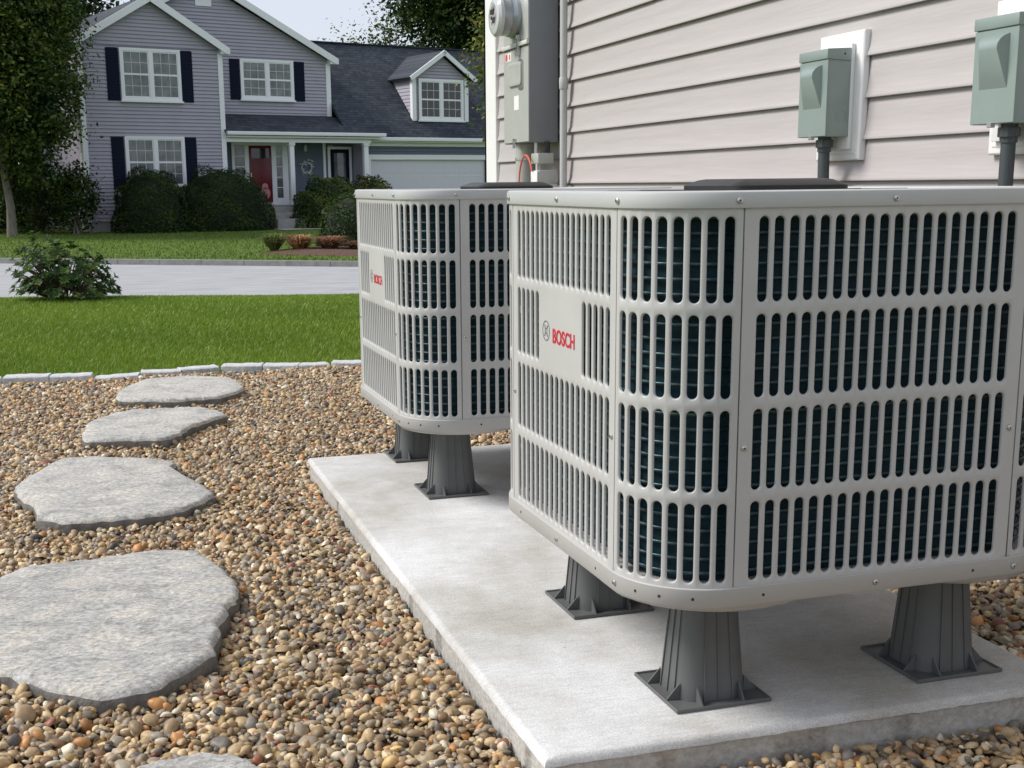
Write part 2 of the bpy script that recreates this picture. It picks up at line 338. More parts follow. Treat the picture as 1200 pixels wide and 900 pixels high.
def pebbles():
    pts = []
    def layer(sp, zb, keep, jit):
        X = np.arange(-2.1, 1.02, sp); Y = np.arange(-1.0, 4.05, sp*.88)
        XX, YY = np.meshgrid(X, Y); XX = XX+(np.arange(len(Y)) % 2)[:, None]*sp/2
        XX = XX.ravel()+rng.normal(0, jit*sp, XX.size); YY = YY.ravel()+rng.normal(0, jit*sp, YY.size)
        k = rng.random(XX.size) < keep; XX = XX[k]; YY = YY[k]
        # visible wedge plus margin
        k = (XX > -2.1) & ((XX < .39) | (YY < 2.6) & (XX < 1.0)|(YY>=2.6)&(XX<.9))
        k &= ~((XX < -1.0+0*YY) & (YY < -.55))
        k &= ~((XX > PADX0-.004) & (XX < PADX1+.004) & (YY > PADY0-.006) & (YY < PADY1+.004))
        k &= XX < .985
        XX = XX[k]; YY = YY[k]
        k = np.zeros(XX.size, bool)
        for s in STONES:
            k |= inpoly(XX, YY, s)
        XX = XX[~k]; YY = YY[~k]
        pts.append(np.stack([XX, YY, np.full(XX.size, zb)+rng.normal(0, .003, XX.size)], 1))
    layer(.0158, .001, 1.0, .16)
    layer(.0182, .0085, .72, .3)
    # pebbles banked against the flagstones and the slab edge
    bank = []
    for s in STONES:
        for i in range(len(s)):
            (ax, ay), (bx_, by_) = s[i-1], s[i]; L = math.hypot(bx_-ax, by_-ay); nx_, ny_ = (by_-ay)/L, -(bx_-ax)/L
            if inpoly(np.array([(ax+bx_)/2+nx_*.02]), np.array([(ay+by_)/2+ny_*.02]), s)[0]: nx_, ny_ = -nx_, -ny_
            for _ in range(int(L/.0125*1.7)):
                t = rng.random(); o_ = .009+abs(rng.normal(0, .014)); bank.append((ax+(bx_-ax)*t+nx_*o_, ay+(by_-ay)*t+ny_*o_, .019-o_*.45+rng.normal(0, .003)))
    for _ in range(260):
        t = rng.random(); o_ = .009+abs(rng.normal(0, .012)); bank.append((PADX0-o_, PADY0+(PADY1-PADY0)*t, .016-o_*.4))
    pts.append(np.array(bank))
    P = np.concatenate(pts)
    P[:, 2] += .006*np.sin(P[:, 0]*6.1+P[:, 1]*2.3)*np.sin(P[:, 1]*5.2-P[:, 0]*3)-.002
    d = np.hypot(P[:, 0]-CAM.x, P[:, 1]-CAM.y)
    pal = np.array([(.41,.29,.155),(.50,.38,.225),(.32,.225,.125),(.27,.215,.15),(.20,.175,.145),(.09,.08,.07),(.23,.135,.07),(.45,.22,.08),(.66,.58,.44),(.22,.085,.05),(.36,.30,.22),(.49,.33,.13)])
    pw = np.array([.17,.15,.15,.13,.08,.03,.08,.05,.06,.015,.06,.03]); pw /= pw.sum()
    VV = []; FF = []; CC = []; off = 0
    for lod, (lo, hi, sub) in enumerate(((0, 2.15, 2), (2.15, 99, 1))):
        sel = P[(d >= lo) & (d < hi)]; N = len(sel)
        base, fc = ico(sub); base = base/np.linalg.norm(base, axis=1)[:, None]
        var = []
        for k in range(14):
            q = base.copy()
            for _ in range(4):
                dirn = rng.normal(0, 1, 3); dirn /= np.linalg.norm(dirn); t = np.clip(q@dirn, 0, 1); cut = rng.uniform(.5, .88)
                q -= np.outer(np.clip(t-cut, 0, 1)*.8, dirn)
            q += .04*rng.normal(0, 1, q.shape)
            var.append(q)
        var = np.array(var); V = var[rng.integers(0, 14, N)]
        L = rng.lognormal(0, .27, N)*(1.0 if lod == 0 else 1.08)
        S = np.stack([L*.0104, L*rng.uniform(.52, .85, N)*.0108, L*rng.uniform(.34, .58, N)*.0108], 1)
        V = V*S[:, None, :]
        a = rng.uniform(0, 2*np.pi, N); tx = rng.normal(0, .45, N); ty = rng.normal(0, .45, N)
        def rot(V, i, j, an):
            c = np.cos(an)[:, None]; s = np.sin(an)[:, None]; vi = V[:, :, i]*c-V[:, :, j]*s; vj = V[:, :, i]*s+V[:, :, j]*c
            V = V.copy(); V[:, :, i] = vi; V[:, :, j] = vj; return V
        V = rot(V, 1, 2, tx); V = rot(V, 0, 2, ty); V = rot(V, 0, 1, a)
        V += sel[:, None, :]
        nb = len(base)
        p0, p1, p2 = V[:, fc[:, 0]], V[:, fc[:, 1]], V[:, fc[:, 2]]
        nz = np.cross(p1-p0, p2-p0); nz = nz[..., 2]/(np.linalg.norm(nz, axis=2)+1e-12)
        FA = (fc[None]+(np.arange(N)*nb)[:, None, None]+off)[nz > -.45]     # undersides resting in the bed are not meshed
        VV.append(V.reshape(-1, 3)); FF.append(FA.reshape(-1, 3)); off += N*nb
        c = pal[rng.choice(len(pal), N, p=pw)]*rng.uniform(.6, 1.35, N)[:, None]
        c = np.concatenate([c, np.ones((N, 1))], 1); CC.append(np.repeat(c, nb, 0))
    return fastmesh('pebble_gravel', np.concatenate(VV), np.concatenate(FF), M['pebble'], np.concatenate(CC), True)
def fastmesh(name, V, Fc, m, C=None, smooth=False, parent=None):
    me = bpy.data.meshes.new(name); k = Fc.shape[1]
    me.vertices.add(len(V)); me.vertices.foreach_set('co', V.astype(np.float32).ravel())
    me.loops.add(Fc.size); me.loops.foreach_set('vertex_index', Fc.astype(np.int32).ravel())
    me.polygons.add(len(Fc)); me.polygons.foreach_set('loop_start', np.arange(0, Fc.size, k, dtype=np.int32))
    if smooth: me.polygons.foreach_set('use_smooth', np.ones(len(Fc), bool))
    me.materials.append(m); me.update(calc_edges=True)
    if C is not None:
        a = me.color_attributes.new('tint', 'FLOAT_COLOR', 'POINT'); a.data.foreach_set('color', C.astype(np.float32).ravel())
    return link(name, me, parent)
tag(pebbles(), 'bed of mixed tan, grey and brown rounded river pebbles', 'gravel', kind='stuff')

# ------------------------------------------------------------------ flagstones
def smooth_poly(poly, it=1, jag=.006, seed=0):
    rg = random.Random(seed); p = [Vector(q) for q in poly]
    out = []
    n = len(p)
    for i in range(n):
        a, b_, c, d_ = p[i-1], p[i], p[(i+1) % n], p[(i+2) % n]
        for k in range(5):
            t = k/5; q = .5*((2*b_)+(-a+c)*t+(2*a-5*b_+4*c-d_)*t*t+(-a+3*b_-3*c+d_)*t**3)
            q = q*.85+(b_*(1-t)+c*t)*.15
            w_ = .002*math.sin(i*1.9+t*5+seed)+.0018*math.sin(i*4.3+t*11)
            nn = Vector((c.y-b_.y, b_.x-c.x)).normalized()
            out.append(q+nn*w_+Vector((rg.gauss(0, jag), rg.gauss(0, jag)))*.5)
    return out
LBL = ['pale flagstone nearest the white stone edging and the lawn', 'narrow grey flagstone with a tan streak, second from the lawn edge',
       'wide grey flagstone halfway along the path, left of the far end of the concrete pad', 'largest flagstone, cut off by the left edge of the photo, beside the pad',
       'nearest flagstone, only its rounded top showing at the bottom of the photo']
for i, poly in enumerate(STONES):
    pl = smooth_poly(poly, seed=i, jag=.0055); c = sum(pl, Vector((0, 0)))/len(pl)
    rg = random.Random(50+i); n = len(pl); th = [0.044, .046, .044, .044, .042][i]
    b = MB(); rings = []
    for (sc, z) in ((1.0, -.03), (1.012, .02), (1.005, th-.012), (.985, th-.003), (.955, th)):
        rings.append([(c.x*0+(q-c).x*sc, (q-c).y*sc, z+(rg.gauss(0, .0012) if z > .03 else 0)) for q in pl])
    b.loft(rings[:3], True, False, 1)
    # top surface: concentric rings with relief
    tops = [rings[2], rings[3], rings[4]]
    for sc in (.8, .6, .4, .2, .05):
        tops.append([((q-c).x*sc, (q-c).y*sc, th+.004*math.sin(q.x*9+sc*7)*math.cos(q.y*7+sc*5)*(1-sc*.4)) for q in pl])
    b.loft(tops, False, True, 0)
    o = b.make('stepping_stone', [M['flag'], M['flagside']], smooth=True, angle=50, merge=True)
    o.location = (c.x, c.y, 0); o.rotation_euler = (rg.uniform(-.008, .008), rg.uniform(-.008, .008), 0)
    tag(o, LBL[i], 'stepping stone', 'flagstones of the path across the gravel')

# edging stones along the lawn
ED = [(-2.0,4.10,-1.80,4.09),(-1.785,4.095,-1.565,4.09),(-1.553,4.088,-1.354,4.063),(-1.352,4.063,-1.166,4.045),(-1.158,4.047,-.957,4.022),(-.945,4.075,-.76,4.062),(-.753,4.094,-.577,4.134),
      (-.567,4.153,-.377,4.105),(-.372,4.104,-.21,4.052),(-.205,4.052,-.052,4.066),(-.045,4.068,.099,4.02),(.11,4.03,.29,4.03),(.30,4.04,.48,4.05),(.49,4.05,.69,4.06),(.70,4.06,.90,4.06)]
EL = ['white edging stone just beyond the left edge of the photo, set against the lawn', 'white edging stone cut by the left edge of the photo, its end barely showing', 'long pale granite edging stone, leftmost whole one along the lawn',
      'long pale edging stone second whole one from the left along the lawn', 'tapered edging stone half sunk in the gravel left of the farthest flagstone', 'pale edging stone behind the left half of the farthest flagstone',
      'edging stone right behind the peak of the farthest flagstone', 'flat pale edging stone behind the right half of the farthest flagstone', 'greyer edging stone just right of the farthest flagstone',
      'short low edging stone between the grey one and the last one before the cabinet', 'last whole edging stone left of the far cabinet', 'edging stone behind the left corner of the far cabinet', 'edging stone hidden behind the middle of the far cabinet',
      'edging stone hidden behind the right half of the far cabinet', 'last edging stone next to the house corner']
for i, (x0, y0, x1, y1) in enumerate(ED):
    rg = random.Random(i*7+1); L = math.hypot(x1-x0, y1-y0); hgt = [.030, .027][i % 2]+rg.uniform(-.004, .004) if i not in (4, 9) else .024
    b = MB(); nx = 7
    rings = []
    for k in range(nx+1):
        t = k/nx; e = .003*(1 if 0 < k < nx else 0); zt = hgt*(1-(.45*(1-t) if i == 4 else 0))+rg.uniform(-.0012, .0012)
        rings.append([(t*L, -.002-e+rg.uniform(-.002, .002), -.03), (t*L, -e+rg.uniform(-.002, .002), zt-.005), (t*L, .005, zt+.0005), (t*L, .085, zt+rg.uniform(-.0015, .0015)), (t*L, .1, zt-.012), (t*L, .1, -.03)])
    b.loft(rings)
    o = b.make('edging_stone', M['granite'], bevel=.0015, seg=1, angle=25); o.location = (x0, y0, 0); o.rotation_euler.z = math.atan2(y1-y0, x1-x0)
    tag(o, EL[i], 'edging stone', 'pale stones edging the lawn')

# ------------------------------------------------------------------ lawn blades
def lawn():
    n = 145000
    u = rng.random(n*2); Y = 4.12+ (8.9-4.12)*u**1.15; X = rng.uniform(-3.0, 2.6, n*2)
    k = (X > -2.5-.14*(Y-4)) & (X < .35+.26*(Y-4.0)); X = X[k][:n]; Y = Y[k][:n]; n = len(X)
    Z = hz(X, Y)-.008
    a = rng.uniform(0, 2*np.pi, n); h = rng.uniform(.020, .043, n)*(1+.45*np.exp(-(Y-4.12)*6)); wd = rng.uniform(.0014, .0027, n)*(1+.10*(Y-4))
    patch = .5+.5*np.sin(X*2.1+1.3*np.sin(Y*1.1))*np.sin(Y*2.6+X)
    lean = rng.normal(0, .35, (n, 2))*h[:, None]; lean[:,0] += .12*h
    dx = np.cos(a)*wd; dy = np.sin(a)*wd
    B0 = np.stack([X-dx, Y-dy, Z], 1); B1 = np.stack([X+dx, Y+dy, Z], 1)
    mx = X+lean[:, 0]*.45; my = Y+lean[:, 1]*.45; mz = Z+h*.6
    M0 = np.stack([mx-dx*.8, my-dy*.8, mz], 1); M1 = np.stack([mx+dx*.8, my+dy*.8, mz], 1)
    T = np.stack([X+lean[:, 0]*1.1, Y+lean[:, 1]*1.1, Z+h*.97], 1)
    V = np.stack([B0, B1, M1, M0, T], 1).reshape(-1, 3)
    i = np.arange(n)*5
    Fc = np.stack([np.stack([i, i+1, i+2], 1), np.stack([i, i+2, i+3], 1), np.stack([i+3, i+2, i+4], 1)], 1).reshape(-1, 3)
    g1 = np.array([.13, .22, .024]); g2 = np.array([.25, .355, .045]); g3 = np.array([.34, .36, .12])
    t = (rng.random(n)*.6+patch*.4)[:, None]; c = g1*(1-t)+g2*t; c = np.where((rng.random(n) < .05)[:, None], g3, c)
    c = np.concatenate([c, np.ones((n, 1))], 1)
    return fastmesh('lawn_grass', V, Fc, M['blade'], np.repeat(c, 5, 0))
tag(lawn(), 'short bright green lawn between the stone edging and the road', 'grass', kind='stuff')
def farblades():
    n = 42000
    s = rng.uniform(-9, 22, n); d = .2+rng.random(n)**1.3*14
    X = K0.x+kd.x*s+kn.x*d; Y = K0.y+kd.y*s+kn.y*d
    Z = np.array([kz(Vector((x, y, 0))-kn*dd) for x, y, dd in zip(X, Y, d)])+.12*d/45-.02
    a = rng.uniform(0, 2*np.pi, n); h = rng.uniform(.04, .09, n); wd = rng.uniform(.01, .025, n)
    dx = np.cos(a)*wd; dy = np.sin(a)*wd
    V = np.stack([np.stack([X-dx, Y-dy, Z], 1), np.stack([X+dx, Y+dy, Z], 1), np.stack([X+rng.normal(0, .03, n), Y+rng.normal(0, .03, n), Z+h], 1)], 1).reshape(-1, 3)
    c = np.array([.12, .18, .032])*(.6+.8*rng.random(n))[:, None]; c = np.concatenate([c, np.ones((n, 1))], 1)
    return fastmesh('far_lawn_grass', V, np.arange(3*n).reshape(-1, 3), M['blade'], np.repeat(c, 3, 0))
tag(farblades(), 'mown green lawn in front of the far house', 'grass', kind='stuff')

# ------------------------------------------------------------------ concrete pad
b = MB()
def padring(x0, y0, x1, y1, z): return [(x0, y0, z), (x1, y0, z), (x1, y1, z), (x0, y1, z)]
def subdiv_rect(x0, y0, x1, y1, z, nx, ny, jag, seed, jz=0):
    rg = random.Random(seed); pts = []
    def add(ax, ay, bx, by, n):
        for k in range(n):
            t = k/n; nxm, nym = (by-ay), -(bx-ax); L = math.hypot(nxm, nym); j = rg.gauss(0, jag) if 0 < k else 0
            pts.append((ax+(bx-ax)*t+nxm/L*j, ay+(by-ay)*t+nym/L*j, z+rg.gauss(0, jz)))
    add(x0, y0, x1, y0, nx); add(x1, y0, x1, y1, ny); add(x1, y1, x0, y1, nx); add(x0, y1, x0, y0, ny); return pts
x0, x1, y0, y1 = PADX0, PADX1, PADY0, PADY1
e = 0
rings = [subdiv_rect(x0+.004, y0+.004, x1-.004, y1-.004, -.06, 60, 140, 0, 1),
         subdiv_rect(x0+.004, y0+.004, x1-.004, y1-.004, PADZ-.017, 60, 140, .0002, 2, .0005),
         subdiv_rect(x0-.002, y0-.002, x1+.002, y1+.002, PADZ-.0135, 60, 140, .0002, 3, .0005),
         subdiv_rect(x0, y0, x1, y1, PADZ-.006, 60, 140, .0003, 4, .0003),
         subdiv_rect(x0+.005, y0+.005, x1-.005, y1-.005, PADZ-.001, 60, 140, .0002, 5, .0001),
         subdiv_rect(x0+.010, y0+.010, x1-.010, y1-.010, PADZ, 60, 140, 0, 6)]
b.loft(rings[:2], True, False, 1); b.loft(rings[1:], False, True, 0)
o = b.make('concrete_pad', [M['pad'], M['padside']], smooth=True, angle=55, merge=True)
tag(o, 'pale broom-finished concrete slab carrying both cabinets on the gravel', 'concrete pad')

# ------------------------------------------------------------------ outdoor units
OFF = 0.2564            # local unit zero above ground
A, RC, PT = .371, .1328, .0242
SF = A-RC
def stadium(cx, z0, z1, w, n=7, off=0.0, pc=None):
    """loop of (x,z) starting right side bottom going ccw (right side up, top cap, left side down, bottom cap)."""
    w2 = w+off; pts = []
    for k in range(n+1):
        t = math.pi*k/n; pts.append((cx+w2*math.cos(t), z1-w+w2*math.sin(t)))
    for k in range(n+1):
        t = math.pi+math.pi*k/n; pts.append((cx+w2*math.cos(t), z0+w+w2*math.sin(t)))
    return pts
def cell_outer(cx, z0, z1, w, hx, hyt, n=7):
    pts = []
    zc = z1-w; hy = hyt-zc
    for k in range(n+1):
        t = math.pi*k/n; c, s = math.cos(t), math.sin(t)
        if k in (0, n): pts.append((cx+(hx if k == 0 else -hx), zc)); continue
        if k == 2: pts.append((cx+hx, zc+hy)); continue
        if k == n-2: pts.append((cx-hx, zc+hy)); continue
        if k < 2: pts.append((cx+hx, zc+hy*.5)); continue
        if k > n-2: pts.append((cx-hx, zc+hy*.5)); continue
        pts.append((cx+hx*(1-2*(k-2)/(n-4)), zc+hy))
    return pts
def panel_mesh(kind):
    """kind 'side','logo','corner' -> mesh in unit-local coordinates; side faces -Y, corner sits at (-X,-Y)."""
    b = MB(); ztop, zbot = .5844, .037; s1, s2 = .5719, .0452; gap = .0168; rowh = (s1-s2-3*gap)/4
    hw = .0077
    if kind == 'corner': W = math.pi/2*RC; n = 8
    else: W = 2*SF; n = 18
    def mp(x, z, d):
        if kind != 'corner': return (x, -A+d, z)
        a = math.pi+(x+W/2)/W*math.pi/2   # from -X direction to -Y direction
        r = RC-d; return (-SF+r*math.cos(a), -SF+r*math.sin(a), z)
    xs_ = [(k-(n-1)/2)*PT for k in range(n)]
    hx = PT/2; N = 16
    zb = [zbot]; zt = []
    rows = []
    for r_ in range(4):
        t1 = s1-r_*(rowh+gap); t0 = t1-rowh; rows.append((t0, t1))
    for r_, (t0, t1) in enumerate(rows):
        top = ztop if r_ == 0 else t1+gap/2; bot = zbot if r_ == 3 else t0-gap/2
        for k, cx in enumerate(xs_):
            if kind == 'logo' and r_ == 1 and 5 <= k <= 12: continue
            out = []
            up_ = cell_outer(cx, t0, t1, hw, hx, top)
            dn = [(2*cx-x, 0) for x, z in up_]
            # mirror for the bottom half
            zc = t0+hw; hy = zc-bot; dn = []
            for (x, z) in cell_outer(cx, 0, hw, hw, hx, hy): dn.append((2*cx-x, zc-(z-0)))
            outer = up_+dn
            L0 = stadium(cx, t0, t1, hw, off=.0020); L1 = stadium(cx, t0, t1, hw, off=.0012); L2 = stadium(cx, t0, t1, hw, off=.0002); L3 = stadium(cx, t0, t1, hw, off=0)
            rings = [[mp(x, z, 0) for x, z in outer], [mp(x, z, 0) for x, z in L0], [mp(x, z, .0004) for x, z in L1], [mp(x, z, .0018) for x, z in L2], [mp(x, z, .0042) for x, z in L3]]
            b.loft(rings, False, False)
        # side margins
        xl = -W/2+.0012; xr = W/2-.0012; e0 = xs_[0]-hx; e1 = xs_[-1]+hx
        zcs = [bot, t0+hw-(t0+hw-bot)*.5, t0+hw, t1-hw, t1-hw+(top-t1+hw)*.5, top]
        for (xa, xb) in ((xl, e0), (e1, xr)):
            nseg = 1
            for q in range(5):
                b.add([mp(xa, zcs[q], 0), mp(xb, zcs[q], 0), mp(xb, zcs[q+1], 0), mp(xa, zcs[q+1], 0)], [(0, 1, 2, 3)])
        if kind == 'logo' and r_ == 1:
            xa = xs_[5]-hx; xb = xs_[12]+hx
            for q in range(5):
                for g in range(8):
                    p0 = xa+(xb-xa)*g/8; p1 = xa+(xb-xa)*(g+1)/8
                    b.add([mp(p0, zcs[q], 0), mp(p1, zcs[q], 0), mp(p1, zcs[q+1], 0), mp(p0, zcs[q+1], 0)], [(0, 1, 2, 3)])
    # folded side returns at the seams (dark line between panels)
    for xe in (-W/2+.0012, W/2-.0012):
        m_ = 8
        for q in range(m_):
            za = zbot+(ztop-zbot)*q/m_; zc_ = zbot+(ztop-zbot)*(q+1)/m_
            b.add([mp(xe, za, 0), mp(xe, zc_, 0), mp(xe, zc_, .008), mp(xe, za, .008)], [(0, 1, 2, 3)])
    me = bpy.data.meshes.new(kind+'_panel'); me.from_pydata(b.v, [], b.f); me.materials.append(M['paint'])
    bm = bmesh.new(); bm.from_mesh(me); bmesh.ops.remove_doubles(bm, verts=bm.verts, dist=2e-5)
    bmesh.ops.recalc_face_normals(bm, faces=bm.faces)
    bm.faces.ensure_lookup_table()
    # ensure outward
    tot = sum((f.normal.dot(f.calc_center_median())*f.calc_area() for f in bm.faces))
    if tot < 0: bmesh.ops.reverse_faces(bm, faces=bm.faces)
    bm.to_mesh(me); bm.free()
    me.polygons.foreach_set('use_smooth', [True]*len(me.polygons)); me.set_sharp_from_angle(angle=R(60))
    return me
def rr(off, z, n=10, a=A, rc=RC):
    """rounded square ring at offset (outward +)"""
    pts = []; s = a-rc; r = rc+off
    for q in range(4):
        cx = [s, -s, -s, s][q]; cy = [s, s, -s, -s][q]
        for k in range(n+1):
            t = q*math.pi/2+math.pi/2*k/n; pts.append((cx+r*math.cos(t), cy+r*math.sin(t), z))
    return pts
def make_unit():
    t = thing('heat_pump', (0, 0, OFF), 'near grey louvred heat pump cabinet filling the right of the photo', 'heat pump', 'grey heat pump cabinets on the pad')
    side = panel_mesh('side'); logo = panel_mesh('logo'); cor = panel_mesh('corner')
    for q, me in enumerate((side, side, side, logo)):
        o = link('side_panel', me, t); o.rotation_euler.z = math.pi/2*q
        if q == 3: o['label'] = 'louvred side panel with the blank maker plate area'
    for q in range(4):
        o = link('corner_panel', cor, t); o.rotation_euler.z = math.pi/2*q
    # top rim
    b = MB(); b.loft([rr(-.012, .5835), rr(.0035, .5835), rr(.0042, .585), rr(.0042, .6015), rr(.003, .6052), rr(-.0005, .6072), rr(-.012, .6073), rr(-.055, .6068), rr(-.06, .601)], False, True)
    b.make('top_rim', M['rim'], t, smooth=True, angle=40)
    # base pan
    b = MB(); b.loft([rr(-.012, .0375), rr(.0025, .0375), rr(.0035, .0365), rr(.0035, .0105), rr(.001, .0075), rr(-.030, .0035), rr(-.03, .010)], True, True)
    b.make('base_pan', M['pan'], t, smooth=True, angle=40)
    # foot cups under the pan
    for cx, cy in ((-.20, -.20), (.226, -.205), (-.20, .245), (.226, .245)):
        b = MB(); rg = []
        for rad, z, ins in ((.175, .0070, .004), (.172, .0005, .007), (.160, -.0050, .013), (.140, -.0075, .024), (.05, -.0075, .03)):
            ring = []
            for k in range(40):
                px_, py_ = cx+rad*math.cos(2*math.pi*k/40), cy+rad*math.sin(2*math.pi*k/40)
                px_ = max(-A+ins, min(A-ins, px_)); py_ = max(-A+ins, min(A-ins, py_))
                qx, qy = abs(px_)-SF, abs(py_)-SF; dd = math.hypot(qx, qy)
                if qx > 0 and qy > 0 and dd > RC-ins: px_ = math.copysign(SF+qx*(RC-ins)/dd, px_); py_ = math.copysign(SF+qy*(RC-ins)/dd, py_)
                ring.append((px_, py_, z))
            rg.append(ring)
        b.loft(rg, False, True); b.make('foot_cup', M['pan'], t, smooth=True, angle=30)
    # coil
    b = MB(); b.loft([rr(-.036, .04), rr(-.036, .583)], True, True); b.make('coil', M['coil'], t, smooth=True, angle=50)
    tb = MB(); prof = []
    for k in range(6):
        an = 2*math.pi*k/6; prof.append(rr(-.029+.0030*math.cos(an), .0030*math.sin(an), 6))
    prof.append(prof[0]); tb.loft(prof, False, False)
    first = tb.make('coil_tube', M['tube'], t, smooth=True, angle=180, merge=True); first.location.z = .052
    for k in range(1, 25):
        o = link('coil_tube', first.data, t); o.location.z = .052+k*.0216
    # screws
    sm = MB(); sm.loft([[(.0048*math.cos(2*math.pi*k/12), -0, .0048*math.sin(2*math.pi*k/12)) for k in range(12)], [(.0046*math.cos(2*math.pi*k/12), -.0018, .0046*math.sin(2*math.pi*k/12)) for k in range(12)], [(.0028*math.cos(2*math.pi*k/12), -.0032, .0028*math.sin(2*math.pi*k/12)) for k in range(12)], [(.0014*math.cos(2*math.pi*k/12), -.0032, .0014*math.sin(2*math.pi*k/12)) for k in range(12)]], True, False)
    sm.loft([[(.0014*math.cos(2*math.pi*k/12), -.0032, .0014*math.sin(2*math.pi*k/12)) for k in range(12)], [(.0012*math.cos(2*math.pi*k/12), -.0015, .0012*math.sin(2*math.pi*k/12)) for k in range(12)]], False, True, 1)
    sm2 = sm.make('screw', [M['steel'], M['hole']], t, smooth=True, angle=40); sd_ = sm2.data
    hm = MB(); hm.loft([[(.0024*math.cos(2*math.pi*k/10), -y_, .0024*math.sin(2*math.pi*k/10)) for k in range(10)] for y_ in (0, .0004)], True, True)
    ho = hm.make('knockout_hole', M['hole'], t); hd = ho.data
    used = []
    def put(me, q, s, z, out, name):
        """s along side q (0 = facing -Y, 3 = facing -X) ; beyond SF goes round the corner"""
        if abs(s) <= SF: P = Vector((s, -A-out, z)); an = 0
        else:
            an = (abs(s)-SF)/RC; sg = 1 if s > 0 else -1
            P = Vector((sg*(SF+(RC+out)*math.sin(an)), -SF-(RC+out)*math.cos(an), z)); an = an*sg
        o = sm2 if (me is sd_ and not used) else (ho if (me is hd and 'h' not in used) else link(name, me, t))
        if me is sd_: used.append('s')
        else: used.append('h')
        rot = Matrix.Rotation(math.pi/2*q, 4, 'Z'); o.location = rot @ P; o.rotation_euler.z = math.pi/2*q+an
    used.clear()
    first_s = [True]
    def S(q, s, z, out=.0042):
        if first_s[0]: first_s[0] = False; used.clear()
        else:
            if not used: used.append('s')
        put(sd_, q, s, z, out, 'screw')
    for q in range(4):
        for s in (0, SF+.010, -(SF+.010)): S(q, s, .594)
        S(q, 0.0, .0225, .0034); S(q, SF+.012, .0225, .0034)
        S(q, SF-.012, .245, .0); S(q, -SF+.010, .245, .0)
    used.append('h') if False else None
    hfirst = True
    for q in range(4):
        for s in (-.19, .175, SF+.06, -(SF+.06), SF+.10):
            o = ho if hfirst else link('knockout_hole', hd, t); hfirst = False
            if abs(s) <= SF: P = Vector((s, -A-.0034, .0225)); an = 0
            else:
                an = (abs(s)-SF)/RC; sg = 1 if s > 0 else -1
                P = Vector((sg*(SF+(RC+.0034)*math.sin(an)), -SF-(RC+.0034)*math.cos(an), .0225)); an *= sg
            o.location = Matrix.Rotation(math.pi/2*q, 4, 'Z') @ P; o.rotation_euler.z = math.pi/2*q+an
    # fan guard and motor cap on the lid
    b = MB()
    for k in range(6):
        r0 = .15+k*.026; b.tube([(r0*math.cos(2*math.pi*j/40), r0*math.sin(2*math.pi*j/40),   .6030) for j in range(41)], .0018, 5)
    for k in range(16):
        an = 2*math.pi*k/16; b.tube([(.1*math.cos(an), .1*math.sin(an), .6034), (.285*math.cos(an), .285*math.sin(an), .6034)], .002, 5)
    b.make('fan_guard', M['black'], t, smooth=True)
    b = MB(); b.loft([rr(0, .603, 5, .108, .03), rr(0, .6125, 5, .108, .03), rr(-.002, .6140, 5, .108, .03), rr(-.024, .6215, 5, .108, .03), rr(-.034, .6235, 5, .108, .04)], True, True)
    b.make('motor_cap', M['black'], t, smooth=True, angle=25)
    # maker's lettering and emblem on the -X side (local frame of side 3)
    def flat_on_side(name, me, mtl):
        o = link(name, me, t); me.materials.clear(); me.materials.append(mtl); return o
    cu = bpy.data.curves.new('lettering', 'FONT'); cu.body = 'BOSCH'; cu.size = .0335; cu.extrude = .0003; cu.offset = .0006; cu.space_character = 1.04
    cu.align_x = 'LEFT'
    tmp = bpy.data.objects.new('lettering_curve', cu); COL.objects.link(tmp)
    dg = bpy.context.evaluated_depsgraph_get(); me = bpy.data.meshes.new_from_object(tmp.evaluated_get(dg)); bpy.data.objects.remove(tmp)
    xsv = [v.co.x for v in me.vertices]; wdt = max(xsv)-min(xsv)
    sx = .1005/wdt; mn = min(xsv)
    me.transform(Matrix.Translation((-mn, 0, 0))); me.transform(Matrix.Diagonal((sx, 1, 1, 1)))
    me.transform(Matrix.Rotation(math.pi/2, 4, 'X'))
    o = link('lettering', me, t); me.materials.clear(); me.materials.append(M['red'])
    rot = Matrix.Rotation(-math.pi/2, 4, 'Z')
    o.location = rot @ Vector((-.0290, -A-.0006, .6262-OFF-.0125)); o.rotation_euler.z = -math.pi/2
    b = MB()
    def arc(cx, cz, r, a0, a1, n, wd):
        p0 = []; p1 = []
        for k in range(n+1):
            an = a0+(a1-a0)*k/n
            p0.append((cx+(r-wd/2)*math.cos(an), 0, cz+(r-wd/2)*math.sin(an))); p1.append((cx+(r+wd/2)*math.cos(an), 0, cz+(r+wd/2)*math.sin(an)))
        for k in range(n): b.add([p0[k], p1[k], p1[k+1], p0[k+1]], [(0, 1, 2, 3)])
    def bar(xa, za, xb, zb_): b.add([(xa, 0, za), (xb, 0, za), (xb, 0, zb_), (xa, 0, zb_)], [(0, 1, 2, 3)])
    arc(0, 0, .0165, 0, 2*math.pi, 32, .0016)
    for sg in (-1, 1):
        arc(sg*.0165, 0, .0125, math.pi/2+math.pi/2-.9 if sg > 0 else -.9, math.pi+.9 if sg > 0 else .9, 12, .0014)
        bar(sg*.0046-.0006, -.0095, sg*.0046+.0006, .0095)
    bar(-.0046, .0035, .0046, .0048); bar(-.0046, -.0048, .0046, -.0035)
    o = b.make('emblem', M['greyprint'], t); o.location = rot @ Vector((-.0620, -A-.0005, .6298-OFF)); o.rotation_euler.z = -math.pi/2
    return t
u1 = make_unit(); u1.rotation_euler.z = .0031
u2 = copy_tree(u1); u2.location = (-.0037, 1.4103, OFF); u2.rotation_euler.z = -.0026
u2['label'] = 'far grey louvred heat pump cabinet standing behind, nearer the meter and the lawn'

